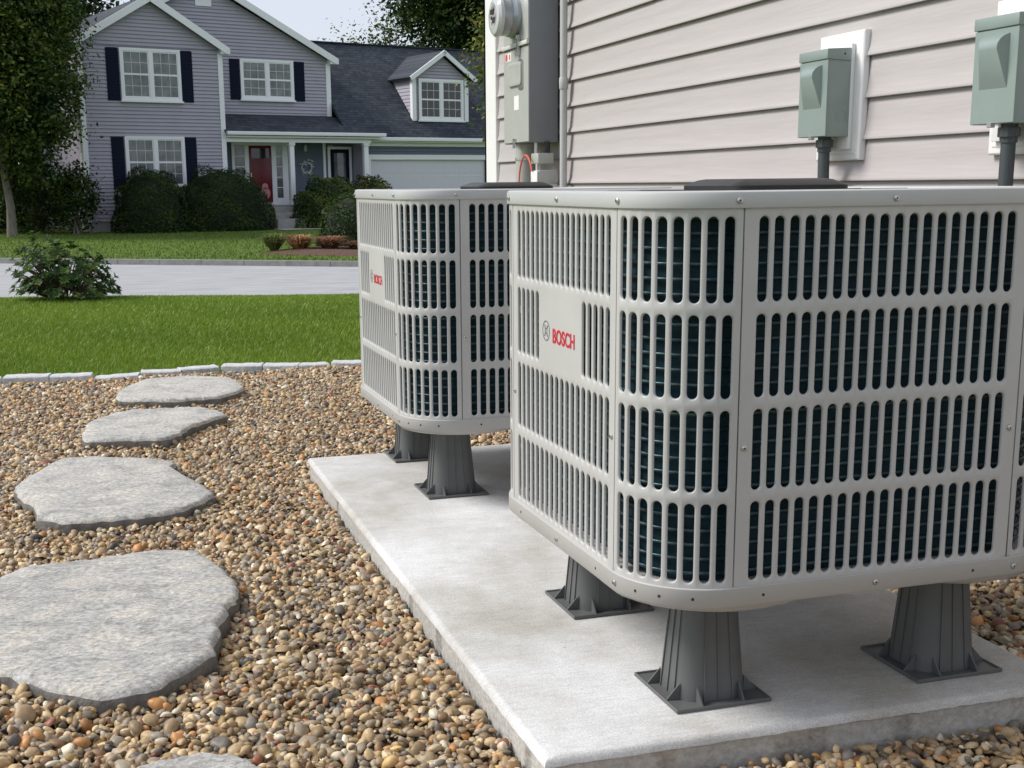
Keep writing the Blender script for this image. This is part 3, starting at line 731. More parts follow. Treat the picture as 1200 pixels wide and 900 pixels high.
# ------------------------------------------------------------------ risers
def make_riser():
    t = thing('riser_foot', (0, 0, PADZ), 'x', 'riser foot', 'plastic riser feet under the cabinets')
    s = .1649/2
    b = MB(); b.loft([[(x*k, y*k, z) for x, y in ((-s, -s), (s, -s), (s, s), (-s, s))] for k, z in ((1, 0), (1, .0065), (.965, .0065), (.955, .0035), (.5, .0035))], True, True)
    b.make('base_plate', M['riser'], t, bevel=.001, seg=1)
    def sec(a, r, z, n=6):
        pts = rr(0, z, n, a, r); return pts
    H = .1835
    b = MB(); b.loft([sec(.0600-.0155*f, .038-.012*f, .0036+(H-.0036)*f) for f in (0, .02, .5, 1)], True, True)
    b.make('column', M['riser'], t, smooth=True, angle=50)
    # vertical ribs, on the four sides
    for q in range(4):
        rm = Matrix.Rotation(math.pi/2*q, 4, 'Z')
        for xo in (-.025, .0, .025):
            b = MB(); a0, a1 = .0600, .0445; wd = .0011; k = a1/a0
            pr = []
            for f in (0.0, 1.0):
                aa = a0-.0155*f; x = xo*(1-(1-k)*f); z = .0036+(H-.006)*f
                pr.append([(x-wd, -aa+.003, z), (x-wd, -aa-.0022, z), (x+wd, -aa-.0022, z), (x+wd, -aa+.003, z)])
            pr = [[tuple(rm @ Vector(p)) for p in r_] for r_ in pr]
            b.loft(pr); b.make('rib', M['riser'], t)
        for xo in (-.036, .036):
            b = MB(); wd = .0011; tri = [(-.0565, .0036), (-.0565, .030), (-.0795, .0045), (-.0795, .0036)]
            rr_ = [[tuple(rm @ Vector((xo+sg*wd, y, z))) for y, z in tri] for sg in (-1, 1)]
            b.loft(rr_); b.make('gusset', M['riser'], t)
    return t
hs = .1649/2
FE = [(-.2805, -.286, 'dark grey riser foot under the nearest rounded corner of the near cabinet'), (.1459, -.2988, 'riser foot at the right edge of the pad under the near cabinet'),
      (-.2775, .165, 'riser foot half hidden under the left side of the near cabinet'), (.1459, .165, 'riser foot hidden at the back of the near cabinet, house side'),
      (-.3074, 1.1438, 'riser foot under the front rounded corner of the far cabinet'), (-.2913, 1.6017, 'riser foot at the far end of the pad under the far cabinet'),
      (.1459, 1.1438, 'riser foot hidden behind the near cabinet under the house side of the far cabinet'), (.1459, 1.6017, 'hidden riser foot at the far house-side corner of the pad')]
rf = make_riser()
for i, (x, y, lb) in enumerate(FE):
    o = rf if i == 0 else copy_tree(rf)
    o.location = (x+hs, y+hs, PADZ+.0005); o['label'] = lb

# ------------------------------------------------------------------ near house wall
WX = 1.0
hs_ = thing('house', (WX, 0, 0), 'near house with beige clapboard siding and white corner board, right behind the cabinets', 'house')
EXP = .1133; Z0 = .878; Y_END = 4.60
def board(y0, y1):
    prof = [(.006, EXP+.006), (.0012, EXP*.985), (-.0035, EXP*.80), (-.0060, EXP*.5), (-.0095, EXP*.18), (-.0150, .004), (-.0160, .0005), (-.0155, -.0035), (-.0125, -.0048), (-.0085, -.0030), (-.007, .001), (.006, .001)]
    b = MB(); b.loft([[(x, y, z) for x, z in prof] for y in (y0, y1)]); return b
bmain = board(-3.2, Y_END).make('siding_board', M['siding'], hs_, smooth=True, angle=35)
k0 = -5; bmain.location.z = Z0+k0*EXP
for k in range(k0+1, 40):
    z = Z0+k*EXP
    if k == 0: seam = 1.60
    elif k == 5: seam = 2.62
    elif k in (9, 13, 18, 24, 31): seam = [0.4, 3.1, 1.9][k % 3]
    else: seam = None
    if seam is None:
        o = link('siding_board', bmain.data, hs_); o.location.z = z
    else:
        o = board(seam-.001, Y_END).make('siding_board', M['siding'], hs_, smooth=True, angle=35); o.location.z = z
        o = board(-3.2, seam+.02).make('siding_board', M['siding'], hs_, smooth=True, angle=35); o.location = (-.0016, 0, z)
ztop = Z0+40*EXP
b = MB(); b.box(.005, -3.2, .3, 5.0, Y_END+.02, ztop); b.make('wall', M['hwhite'], hs_)
b = MB(); b.box(.012, -3.2, -.4, 4.9, Y_END+.01, .3); b.make('foundation', M['brickf'], hs_)
b = MB(); b.box(-.024, Y_END-.0, .28, .01, Y_END+.2, ztop); b.box(-.024, Y_END+.17, .28, .2, Y_END+.2, ztop); b.make('corner_board', M['white'], hs_, bevel=.003, seg=1)
b = MB(); b.box(-.45, -3.4, ztop-.02, 5.2, Y_END+.5, ztop); b.make('soffit', M['white'], hs_)
b = MB(); b.box(-.47, -3.45, ztop-.02, -.452, Y_END+.55, ztop+.16); b.make('fascia', M['white'], hs_)
b = MB(); b.add([(-.5, -3.5, ztop+.16), (-.5, Y_END+.6, ztop+.16), (2.5, Y_END+.6, ztop+1.8), (2.5, -3.5, ztop+1.8), (5.5, -3.5, ztop+.16), (5.5, Y_END+.6, ztop+.16)], [(0, 1, 2, 3), (3, 2, 5, 4), (1, 5, 2), (0, 3, 4)]); b.make('roof', M['shingle'], hs_)

# meter cabinet
MX = .836
mt = thing('electric_meter', (0, 0, 0), 'grey electric meter cabinet with round glass meter by the white corner board', 'electric meter')
ya, yb = 3.65, 4.02
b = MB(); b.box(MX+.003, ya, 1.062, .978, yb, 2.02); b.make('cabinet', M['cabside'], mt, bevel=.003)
b = MB(); b.box(MX-.001, ya+.004, 1.066, MX+.0025, yb-.004, 1.490); b.make('door', M['galv'], mt, bevel=.0008, seg=1)
b = MB(); b.box(MX-.001, ya+.004, 1.522, MX+.0025, yb-.004, 2.01); b.make('upper_cover', M['galv'], mt, bevel=.0008, seg=1)
b = MB(); b.box(MX-.012, ya-.002, 1.498, MX+.002, yb+.002, 1.518); b.make('drip_rail', M['pvcw'], mt, bevel=.003, seg=2)
b = MB(); b.box(MX-.014, ya+.115, 1.455, MX-.002, ya+.14, 1.550); b.box(MX-.021, ya+.118, 1.455, MX-.014, ya+.137, 1.470); b.box(MX-.021, ya+.118, 1.53, MX-.014, ya+.137, 1.548); b.make('hasp', M['steel'], mt, bevel=.001, seg=1)
def rrect_yz(y0, y1, z0, z1, r, x, n=4):
    pts = []
    for q, (cy, cz) in enumerate(((y1-r, z1-r), (y0+r, z1-r), (y0+r, z0+r), (y1-r, z0+r))):
        for k in range(n+1):
            t = q*math.pi/2+math.pi/2*k/n; pts.append((x, cy+r*math.cos(t), cz+r*math.sin(t)))
    return pts
b = MB(); b.loft([rrect_yz(3.74, 3.93, 1.325, 1.43, .02, MX-.0012), rrect_yz(3.74, 3.93, 1.325, 1.43, .02, MX-.010), rrect_yz(3.745, 3.925, 1.33, 1.425, .018, MX-.012), rrect_yz(3.755, 3.915, 1.34, 1.415, .014, MX-.0105)]); b.make('breaker_flap', M['galv'], mt, smooth=True)
b = MB(); b.loft([rrect_yz(3.725, 3.79, 1.305, 1.44, .012, MX-.0012), rrect_yz(3.725, 3.79, 1.305, 1.44, .012, MX-.006)]); b.make('latch', M['steel'], mt, smooth=True)
b = MB(); b.box(MX-.0022, 3.79, 1.215, MX-.001, 3.86, 1.28); b.make('sticker', M['label'], mt)
b = MB(); b.box(MX-.0022, 3.90, 1.445, MX-.001, 3.99, 1.482); b.make('warning_sticker', M['label'], mt)
b = MB(); b.box(MX-.0030, 3.955, 1.449, MX-.0023, 3.985, 1.479); b.box(MX-.0030, 3.915, 1.452, MX-.0023, 3.93, 1.475); b.make('warning_print', M['labelred'], mt)
# embossed ring on the dark side
b = MB()
for r_ in (.033, .024, .014): b.tube([(.908+r_*math.cos(2*math.pi*k/28), ya-.0002, 1.125+r_*math.sin(2*math.pi*k/28)) for k in range(29)], .0009, 5)
b.make('knockout_ring', M['cabside'], mt, smooth=True)
b = MB(); b.box(MX-.006, 3.83, 1.066, MX-.001, 3.875, 1.085); b.box(MX-.009, 3.838, 1.04, MX-.004, 3.865, 1.07); b.make('seal_tab', M['steel'], mt, bevel=.001, seg=1)
# round meter
MC = (3.835, 1.635)
def ringx(r, x, n=36): return [(x, MC[0]+r*math.cos(2*math.pi*k/n), MC[1]+r*math.sin(2*math.pi*k/n)) for k in range(n)]
b = MB(); b.loft([ringx(.096, MX-.001), ringx(.097, MX-.02), ringx(.091, MX-.03), ringx(.089, MX-.04)], True, False); b.make('socket_ring', M['meterring'], mt, smooth=True)
b = MB(); b.loft([ringx(.086, MX-.03), ringx(.086, MX-.085), ringx(.083, MX-.092)], True, True); b.make('meter_body', M['meterring'], mt, smooth=True)
b = MB(); b.loft([ringx(.089, MX-.080), ringx(.091, MX-.085), ringx(.091, MX-.096), ringx(.080, MX-.108), ringx(.062, MX-.113)], False, True); b.make('glass_cover', M['glassrim'], mt, smooth=True, angle=25)
b = MB(); b.loft([[(MX-.1138, MC[0]+r_*math.cos(2*math.pi*k/24), MC[1]+.004+r_*math.sin(2*math.pi*k/24)) for k in range(24)] for r_ in (.056, .052, .02)], False, True); b.make('dial', M['dial'], mt)
b = MB(); b.box(MX-.1165, MC[0]-.028, MC[1]+.010, MX-.1142, MC[0]+.03, MC[1]+.032); b.box(MX-.1165, MC[0]-.035, MC[1]-.030, MX-.1142, MC[0]-.002, MC[1]-.006); b.box(MX-.1165, MC[0]+.006, MC[1]-.012, MX-.1142, MC[0]+.02, MC[1]+.002); b.make('register', M['black'], mt)
# risers and small boxes below the cabinet
cp = thing('conduit_riser', (.905, 3.90, 0), 'wide pale grey conduit pipe rising into the bottom of the meter cabinet', 'conduit pipe')
b = MB(); b.cyl((0, 0, -.02), (0, 0, 1), .048, 1.081, 28); b.make('pipe', M['galv'], cp, smooth=True)
b = MB(); b.cyl((0, 0, .985), (0, 0, 1), .051, .012, 28); b.make('clamp', M['steel'], cp, smooth=True)
cp2 = thing('conduit_pipe', (.958, 3.525, 0), 'slim light grey conduit running up the siding right of the meter cabinet', 'conduit pipe')
b = MB(); b.cyl((0, 0, -.02), (0, 0, 1), .0165, 4.8, 20); b.make('pipe', M['pvc'], cp2, smooth=True)
b = MB(); b.cyl((0, 0, 1.29), (0, 0, 1), .0205, .05, 20); b.make('coupling', M['pvc'], cp2, smooth=True, bevel=.002)
jb = thing('junction_box', (0, 0, 0), 'small grey junction box hanging on two stub conduits under the meter cabinet', 'junction box')
b = MB(); b.box(.87, 3.62, .965, .945, 3.72, 1.012); b.make('box', M['galv'], jb, bevel=.002)
b = MB(); b.cyl((.885, 3.69, 1.0121), (0, 0, 1), .010, .052, 12); b.make('stub_conduit', M['steel'], jb, smooth=True)
b = MB(); b.cyl((.925, 3.65, 1.0121), (0, 0, 1), .013, .052, 12); b.make('stub_conduit', M['black'], jb, smooth=True)
b = MB(); b.cyl((.91, 3.745, .10), (0, 0, 1), .007, .92, 10); tag(b.make('pvc_pipe', M['white'], smooth=True), 'thin white pipe beside the wide conduit under the meter cabinet', 'pipe')
cb_ = thing('cable_box', (0, 0, 0), 'small pale and grey cable enclosure low on the wall with the orange wire entering it', 'cable box')
b = MB(); b.box(.865, 3.60, .84, .955, 3.69, .935); b.make('box', M['galv'], cb_, bevel=.003)
b = MB(); b.box(.857, 3.603, .84, .864, 3.688, .932); b.make('cover', M['white'], cb_, bevel=.002)
b = MB(); b.cyl((.92, 3.56, .2), (0, 0, 1), .020, .67, 14); tag(b.make('drop_pipe', M['pvc'], smooth=True), 'short grey pipe end beside the cable enclosure at the wall', 'pipe')
pts = []
for k in range(19):
    t = math.pi*k/18; pts.append((.850+.0*k/18, 3.84-.10*(1-math.cos(t)), .86+.145*math.sin(t)-(.0 if k < 12 else 0)))
pts = [(.850, 3.84, .55)]+pts; pts[-1] = (.885, 3.655, .93)
b = MB(); b.tube(pts[:-3]+[(.862, 3.655, .93)], .0042, 8); tag(b.make('orange_wire', M['wire'], smooth=True), 'orange wire arching from the conduit into the cable enclosure', 'wire')

# disconnect boxes
def make_disconnect():
    t = thing('disconnect_box', (.88, 0, 0), 'x', 'disconnect box', 'green grey electrical disconnect boxes')
    y0, y1, z0, z1 = 0, .146, .997, 1.237
    b = MB(); b.box(.0025, y0+.003, z0, .075, y1-.003, z1-.004); b.make('body', M['disc'], t, bevel=.0015)
    b = MB(); b.box(0, y0, z0+.001, .003, y1, z1-.032); b.make('front_cover', M['disc'], t, bevel=.0008, seg=1)
    b = MB(); b.loft([[(-.0035, y0-.002, z1-.030), (-.0035, y1+.002, z1-.030), (-.0035, y1+.002, z1-.003), (-.0035, y0-.002, z1-.003)], [(.073, y0-.002, z1-.034), (.073, y1+.002, z1-.034), (.073, y1+.002, z1+.001), (.073, y0-.002, z1+.001)]])
    b.make('hood', M['disc'], t, bevel=.002)
    # raised wedge-shaped bulge on the front: curved top, tapering to flush at the bottom
    b = MB(); rings = []
    zt, zb_ = z1-.044, z0+.078; ya_, yb_ = .028, .096
    prof = [(zt, .0), (zt-.005, -.012), (zt-.012, -.021), (zt-.022, -.027), (zt-.034, -.0285), (zb_+.02, -.007), (zb_, .0)]
    for z, x in prof:
        f_ = x/-.0285; rings.append([(x, .028+.007*f_, z), (x, .121-.025*f_, z), (.002, .122, z), (.002, .027, z)])
    b.loft(rings); b.make('cover_bulge', M['disc'], t, smooth=True, angle=28)
    b = MB(); b.cyl((.052, y0-.0025, z1-.016), (0, 1, 0), .003, .002, 10); b.make('rivet_hole', M['hole'], t)
    b = MB(); b.tube([(.05+.016*math.cos(2*math.pi*k/20), y0+.0028, z0+.055+.016*math.sin(2*math.pi*k/20)) for k in range(21)], .0008, 5); b.make('knockout', M['disc'], t, smooth=True)
    b = MB(); b.box(-.003, .070, z0-.008, .010, .084, z0+.004); b.make('lock_tab', M['steel'], t, bevel=.001, seg=1)
    return t
dz = make_disconnect(); dz.location = (.88, 1.231, 0); dz['label'] = 'green-grey disconnect box with its whole white mounting block behind it'
d2 = copy_tree(dz); d2.location = (.88, .467, .001); d2['label'] = 'larger-looking green-grey disconnect box at the right edge of the photo'
def make_plate():
    b = MB(); t = thing('mounting_block', (.97, 0, 0), 'x', 'mounting block', 'white mounting blocks behind the disconnect boxes')
    rg = []
    for d_, x in ((0, .022), (0, .004), (.004, 0), (.016, 0), (.019, -.0025), (.024, -.0025)):
        rg.append([(x, y, z) for y, z in ((-.028+d_, .931+d_), (.195-d_, .931+d_), (.195-d_, 1.285-d_), (-.028+d_, 1.285-d_))])
    b.loft(rg); b.make('outer_frame', M['white'], t, bevel=.0015)
    b = MB(); b.box(-.016, .004, .962, -.0028, .165, 1.250); b.make('raised_centre', M['white'], t, bevel=.002)
    return t
p1 = make_plate(); p1.location = (.972, 1.231, 0); p1['label'] = 'white mounting block fully in view on the siding, behind the left disconnect box'
p2 = copy_tree(p1); p2.location = (.972, .467, 0); p2['label'] = 'white mounting block mostly hidden behind the right-hand disconnect box'
def make_flex(bend):
    t = thing('flexible_conduit', (.925, 0, 0), 'x', 'conduit', 'dark grey conduits dropping from the disconnect boxes')
    b = MB(); rg = []
    for r_, z in ((.019, .997), (.019, .990), (.0235, .989), (.0235, .968), (.019, .967), (.019, .955)):
        rg.append([((r_*(1.06 if (k % 2 and .96 < z < .9895) else 1))*math.cos(2*math.pi*k/24), (r_*(1.06 if (k % 2 and .96 < z < .9895) else 1))*math.sin(2*math.pi*k/24), z) for k in range(24)])
    b.loft(rg); b.make('gland_nut', M['dgrey'], t, smooth=True, angle=25)
    pts = [(0, 0, .985), (0, 0, .95)]+[(-.0*k, -bend*(k/12)**1.5, .95-.05*k) for k in range(1, 10)]+[(-.02, -bend*1.0, .45), (-.10, -bend, .40), (-.22, -bend, .38), (-.54, -bend, .38)]
    b = MB(); b.tube(pts, .0165, 16); b.make('hose', M['dgrey'], t, smooth=True, angle=60)
    return t
f1 = make_flex(.05); f1.location = (.922, 1.300, 0); f1['label'] = 'dark conduit bending down from the left disconnect box behind the near cabinet'
f2 = make_flex(.0); f2.location = (.922, .528, .001); f2['label'] = 'straight dark conduit under the right-hand disconnect box'

# ------------------------------------------------------------------ far house
HO = Vector((-1.5304, 41.0, 0)); HR = math.atan2(.29237, .95630)
hh = thing('house', HO, 'two-storey blue-grey clapboard house with navy shutters and white trim across the road', 'house', rz=HR)
def lap_wall(name, u0, u1, z0, z1, v, m, lim=None, step=.118, holes=()):
    """lapped siding on plane v (faces -v). lim(z)->(u0,u1)"""
    b = MB(); z = z0
    while z < z1-1e-6:
        zt = min(z+step, z1)
        if lim: a0, a1 = lim(z); c0, c1 = lim(zt)
        else: a0 = c0 = u0; a1 = c1 = u1
        if c1 > c0 or a1 > a0:
            b.add([(a0, v-.042, z), (a1, v-.042, z), (c1, v-.004, zt), (c0, v-.004, zt)], [(0, 1, 2, 3)])
            b.add([(a0, v-.042, z), (a1, v-.042, z), (a1, v-.004, z), (a0, v-.004, z)], [(3, 2, 1, 0)])
        z = zt
    o = b.make(name, m, hh); return o
def gable(name, u0, u1, z0, ze, za, uc, v, depth, lw=True):
    lim = lambda z: (u0, u1) if z <= ze else (u0+(uc-u0)*(z-ze)/(za-ze), u1-(u1-uc)*(z-ze)/(za-ze))
    b = MB(); b.loft([[(u0, y, z0), (u1, y, z0), (u1, y, ze), (uc, y, za), (u0, y, ze)] for y in (v, v+depth)]); b.make('wall', M['hsiding'], hh)
    # split at ze so rows follow the gable
    o = lap_wall('siding', u0, u1, z0, ze, v, M['hsiding']); o2 = lap_wall('siding', u0, u1, ze, za, v, M['hsiding'], lim)
    for q in (o, o2): q['kind'] = 'stuff'
def rake(uA, zA, uB, zB, v, w_=.22, t_=.06):
    dz_ = Vector((uB-uA, zB-zA)).normalized(); nn = Vector((-dz_.y, dz_.x)); nn = nn if nn.y < 0 else -nn
    a = Vector((uA, zA)); c = Vector((uB, zB)); q = [a, c, c+nn*w_, a+nn*w_]
    b = MB(); b.loft([[(p.x, y, p.y) for p in q] for y in (v-t_, v)]); b.make('rake_board', M['hwhite'], hh)
def slab(name, quad, th, m):
    P = [Vector(p) for p in quad]; n_ = (P[1]-P[0]).cross(P[2]-P[0]).normalized()
    if n_.z > 0: n_ = -n_
    b = MB(); b.loft([[tuple(p) for p in P], [tuple(p+n_*th) for p in P]]); return b.make(name, m, hh)
def bx(name, x0, y0, z0, x1, y1, z1, m, par=None, bev=0):
    b = MB(); b.box(x0, y0, z0, x1, y1, z1); return b.make(name, m, par or hh, bevel=bev)
# foundation and front gable A
bx('foundation', .28, .03, -.9, 4.87, 8.0, -.20, M['brickf'])
gable('A', .20, 4.95, -.20, 5.38, 6.80, 2.56, 0, 8.0)
slab('roof', [(-.05, -.22, 5.42), (2.56, -.22, 6.99), (2.56, 8, 6.99), (-.05, 8, 5.42)], .12, M['shingle'])
slab('roof', [(5.17, -.22, 5.42), (2.56, -.22, 6.99), (2.56, 8, 6.99), (5.17, 8, 5.42)], .12, M['shingle'])
rake(-.07, 5.44, 2.56, 7.01, -.22); rake(5.19, 5.44, 2.56, 7.01, -.22)
bx('eave_return', -.09, -.24, 5.24, .26, .0, 5.44, M['hwhite']); bx('eave_return', 4.92, -.24, 5.24, 5.24, .0, 5.44, M['hwhite'])
bx('corner_board', .13, -.05, -.22, .30, .3, 5.26, M['hwhite']); bx('corner_board', 4.86, -.05, -.22, 5.03, .3, 5.26, M['hwhite'])
# main gable B
gable('B', .35, 9.75, -.20, 5.35, 7.69, 5.05, 1.4, 6.6)
slab('roof', [(.0, 1.15, 5.34), (5.05, 1.15, 7.93), (5.05, 8.2, 7.93), (.0, 8.2, 5.34)], .12, M['shingle'])
slab('roof', [(9.98, 1.15, 5.40), (5.05, 1.15, 7.93), (5.05, 8.2, 7.93), (9.98, 8.2, 5.40)], .12, M['shingle'])
rake(.0, 5.36, 5.05, 7.95, 1.15); rake(10.0, 5.42, 5.05, 7.95, 1.15)
bx('eave_return', 9.7, 1.13, 5.22, 10.05, 1.4, 5.42, M['hwhite'])
bx('corner_board', 9.62, 1.35, -.2, 9.80, 1.7, 5.24, M['hwhite'])
bx('gable_vent', 4.72, 1.34, 6.95, 5.3, 1.38, 7.4, M['hwhite'])
def window(u0, u1, z0, z1, v, dark=False, shut=None, trim=.09):
    wd_ = thing_part('window', (u0, v-.028, z0)); W_ = u1-u0; H_ = z1-z0
    b = MB()
    b.box(0, -.06, 0, W_, -.023, trim); b.box(0, -.06, H_-trim, W_, -.023, H_); b.box(0, -.06, trim, trim, -.023, H_-trim); b.box(W_-trim, -.06, trim, W_, -.023, H_-trim)
    b.box(W_/2-.06, -.06, trim, W_/2+.06, -.023, H_-trim)
    b.make('frame', M['hwhite'], wd_)
    b = MB(); b.box(-.04, -.10, -.06, W_+.04, -.023, -.002); b.make('sill', M['hwhite'], wd_)
    pane_m = M['panedark'] if dark else M['pane']
    for (a, c) in ((trim+.002, W_/2-.062), (W_/2+.062, W_-trim-.002)):
        b = MB(); b.add([(a, -.030, trim), (c, -.030, trim), (c, -.030, H_-trim), (a, -.030, H_-trim)], [(0, 1, 2, 3)]); b.make('pane', pane_m, wd_)
        b = MB(); mid = H_/2
        b.box(a+.001, -.045, mid-.03, c-.001, -.032, mid+.03); b.box(a, -.044, trim+.001, a+.035, -.033, H_-trim-.001); b.box(c-.035, -.044, trim+.001, c, -.033, H_-trim-.001); b.box(a+.036, -.044, trim+.001, c-.036, -.033, trim+.04); b.box(a+.036, -.044, H_-trim-.04, c-.036, -.033, H_-trim-.001)
        b.make('sash', M['hwhite'], wd_)
        b = MB()
        for k in (1, 2): x = a+(c-a)*k/3; b.box(x-.009, -.040, trim+.01, x+.009, -.0335, H_-trim-.01)
        for zz in (trim+(mid-trim)/2, mid+(H_-trim-mid)/2): b.box(a+.01, -.039, zz-.009, c-.01, -.0332, zz+.009)
        b.make('muntin', M['pvcw'], wd_)
    if shut:
        for (s0, s1) in shut:
            o = bx('shutter', s0, v-.055, z0-.02, s1, v-.023, z1-.02, M['shutter'])
            b = MB()
            n_ = int((z1-z0)/.09)
            for k in range(n_): zz = z0+.03+k*.09; b.add([(s0+.05, v-.066, zz), (s1-.05, v-.066, zz), (s1-.05, v-.0555, zz+.07), (s0+.05, v-.0555, zz+.07)], [(0, 1, 2, 3)])
            q = b.make('slat', M['shutter']); q.parent = o; q['kind'] = 'stuff'
def thing_part(name, loc):
    # a part that is itself an Empty-less parent: a tiny backing mesh carries the pieces
    b = MB(); b.box(.02, -.0225, .02, .04, -.005, .04); o = b.make(name, M['hwhite'], hh); o.location = loc; return o
window(1.50, 3.53, 3.66, 5.30, 0, shut=((1.06, 1.47), (3.56, 3.95)))
window(1.50, 3.53, .85, 2.52, 0, shut=((1.06, 1.47), (3.56, 3.95)))
window(6.25, 8.30, 3.90, 5.28, 1.4, shut=((5.86, 6.23), (8.34, 8.74)))
# porch
lapb = lap_wall('porch_wall', 4.95, 10.9, .2, 2.6, 1.36, M['shadewall']); lapb['kind'] = 'stuff'
bx('porch_ceiling', 4.98, .05, 2.50, 10.85, 1.33, 2.53, M['hwhite'])
bx('porch_floor', 4.98, .0, .06, 10.85, 1.33, .2, M['stone'])
bx('porch_base', 5.0, .06, -.9, 10.8, 1.3, .06, M['brickf'])
slab('porch_roof', [(4.97, -.22, 2.71), (11.1, -.22, 2.69), (9.75, 1.37, 3.38), (4.97, 1.37, 3.38)], .06, M['shingle'])
slab('porch_roof', [(11.1, -.22, 2.69), (11.1, 1.37, 2.69), (9.76, 1.37, 3.38)], .06, M['shingle'])
bx('gutter', 4.98, -.32, 2.60, 11.15, -.20, 2.72, M['hwhite'], bev=.01)
bx('porch_beam', 5.04, -.05, 2.37, 10.65, .12, 2.50, M['hwhite']); bx('frieze', 5.04, -.19, 2.52, 11.0, -.03, 2.58, M['hwhite'])
for (a, c) in ((7.37, 7.60), (10.34, 10.58)):
    bx('porch_post', a+.03, -.03, .36, c-.03, .13, 2.26, M['hwhite'], bev=.008); bx('post_capital', a, -.06, 2.262, c, .16, 2.368, M['hwhite'], bev=.01); bx('post_base', a, -.06, .202, c, .16, .358, M['hwhite'], bev=.01)
bx('steps', 6.3, -.42, -.9, 7.5, .0, .14, M['stone'], bev=.01); bx('steps', 6.3, -.80, -.9, 7.5, -.422, -.04, M['stone'], bev=.01); bx('steps', 6.3, -1.16, -.9, 7.5, -.802, -.24, M['stone'], bev=.01)
# door with sidelights
V = 1.33
for nm, a, c, z0_, z1_ in (('door_surround', 5.76, 5.86, .2, 2.42), ('door_surround', 6.24, 6.40, .2, 2.30), ('door_surround', 7.28, 7.46, .2, 2.30), ('door_surround', 7.70, 7.92, .2, 2.42), ('door_surround', 5.861, 7.699, 2.302, 2.42)):
    bx(nm, a, V-.06, z0_, c, V, z1_, M['hwhite'])
for a, c in ((5.865, 6.235), (7.465, 7.695)):
    o = bx('sidelight', a, V-.045, .45, c, V-.02, 2.295, M['pane'])
    bx('sidelight_panel', a, V-.05, .2, c, V-.01, .448, M['hwhite'])
    b = MB()
    for k in range(1, 5): b.box(a, V-.052, .45+1.845*k/5-.012, c, V-.046, .45+1.845*k/5+.012)
    q = b.make('muntin', M['hwhite']); q.parent = o
dr = bx('door', 6.405, V-.05, .30, 7.275, V-.01, 2.295, M['reddoor'], bev=.01)
bx('door_glass', 6.50, V-.062, 1.85, 7.18, V-.052, 2.20, M['panedark'])
bx('door_sill', 6.25, V-.12, .2, 7.44, V-.0, .285, M['hwhite'])
bx('door_handle', 6.44, V-.09, 1.2, 6.47, V-.052, 1.34, M['steel'])
bx('door_reflection_band', 6.42, V-.056, 1.56, 7.10, V-.0515, 1.66, M['pink']) if False else None
b = MB()
for (cx_, cz_, rx_, rz_) in ((6.98, .62, .20, .22), (6.98, .86, .12, .12), (6.60, .45, .14, .12)):
    b.loft([[(cx_+rx_*math.cos(2*math.pi*k/16), y, cz_+rz_*math.sin(2*math.pi*k/16)) for k in range(16)] for y in (V-.064, V-.052)])
b.make('door_decoration', M['pink'], hh)
b = MB(); rgw = random.Random(4)
for k in range(90):
    an = rgw.uniform(0, 2*math.pi); r_ = rgw.gauss(.2, .045); c = Vector((8.68+r_*math.cos(an), V-.04-rgw.random()*.05, 1.52+r_*math.sin(an))); s_ = rgw.uniform(.02, .05); d_ = Vector((rgw.gauss(0, 1), rgw.gauss(0, .4), rgw.gauss(0, 1))).normalized()*s_; e_ = Vector((-d_.z, 0, d_.x))*.5
    b.add([c-d_, c+e_, c+d_, c-e_], [(0, 1, 2, 3)])
LV = b
RING = MB(); RING.tube([(8.68+.2*math.cos(2*math.pi*k/24), V-.03, 1.52+.2*math.sin(2*math.pi*k/24)) for k in range(25)], .02, 6); o = RING.make('wreath', M['paper'], smooth=True)
o.location = HO; o.rotation_euler.z = HR
tag(o, 'pale wreath hanging on the dark porch wall right of the red door', 'wreath')
q = LV.make('leaves', M['paper'], o); q['kind'] = 'stuff'
for uu, zz in ((8.62, 2.2), (10.72, 1.72)):
    b = MB(); b.box(uu-.05, V-.12, zz-.1, uu+.05, V-.02, zz+.08); b.loft([[(uu-.07, V-.14, zz+.082), (uu+.07, V-.14, zz+.082), (uu+.07, V, zz+.082), (uu-.07, V, zz+.082)], [(uu-.01, V-.08, zz+.15), (uu+.01, V-.08, zz+.15), (uu+.01, V-.06, zz+.15), (uu-.01, V-.06, zz+.15)]]); b.make('wall_lantern', M['pvc'], hh)
bx('side_door_frame', 9.55, V-.05, .2, 9.65, V, 2.28, M['hwhite']); bx('side_door_frame', 10.44, V-.05, .2, 10.54, V, 2.28, M['hwhite']); bx('side_door_frame', 9.651, V-.05, 2.19, 10.439, V, 2.28, M['hwhite'])
bx('side_door', 9.655, V-.03, .2, 10.435, V-.01, 2.188, M['shutter']); bx('side_door_glass', 9.80, V-.038, 1.0, 10.29, V-.031, 2.05, M['pane'])
bx('porch_trim', 9.36, V-.05, .2, 9.46, V, 2.48, M['hwhite'])
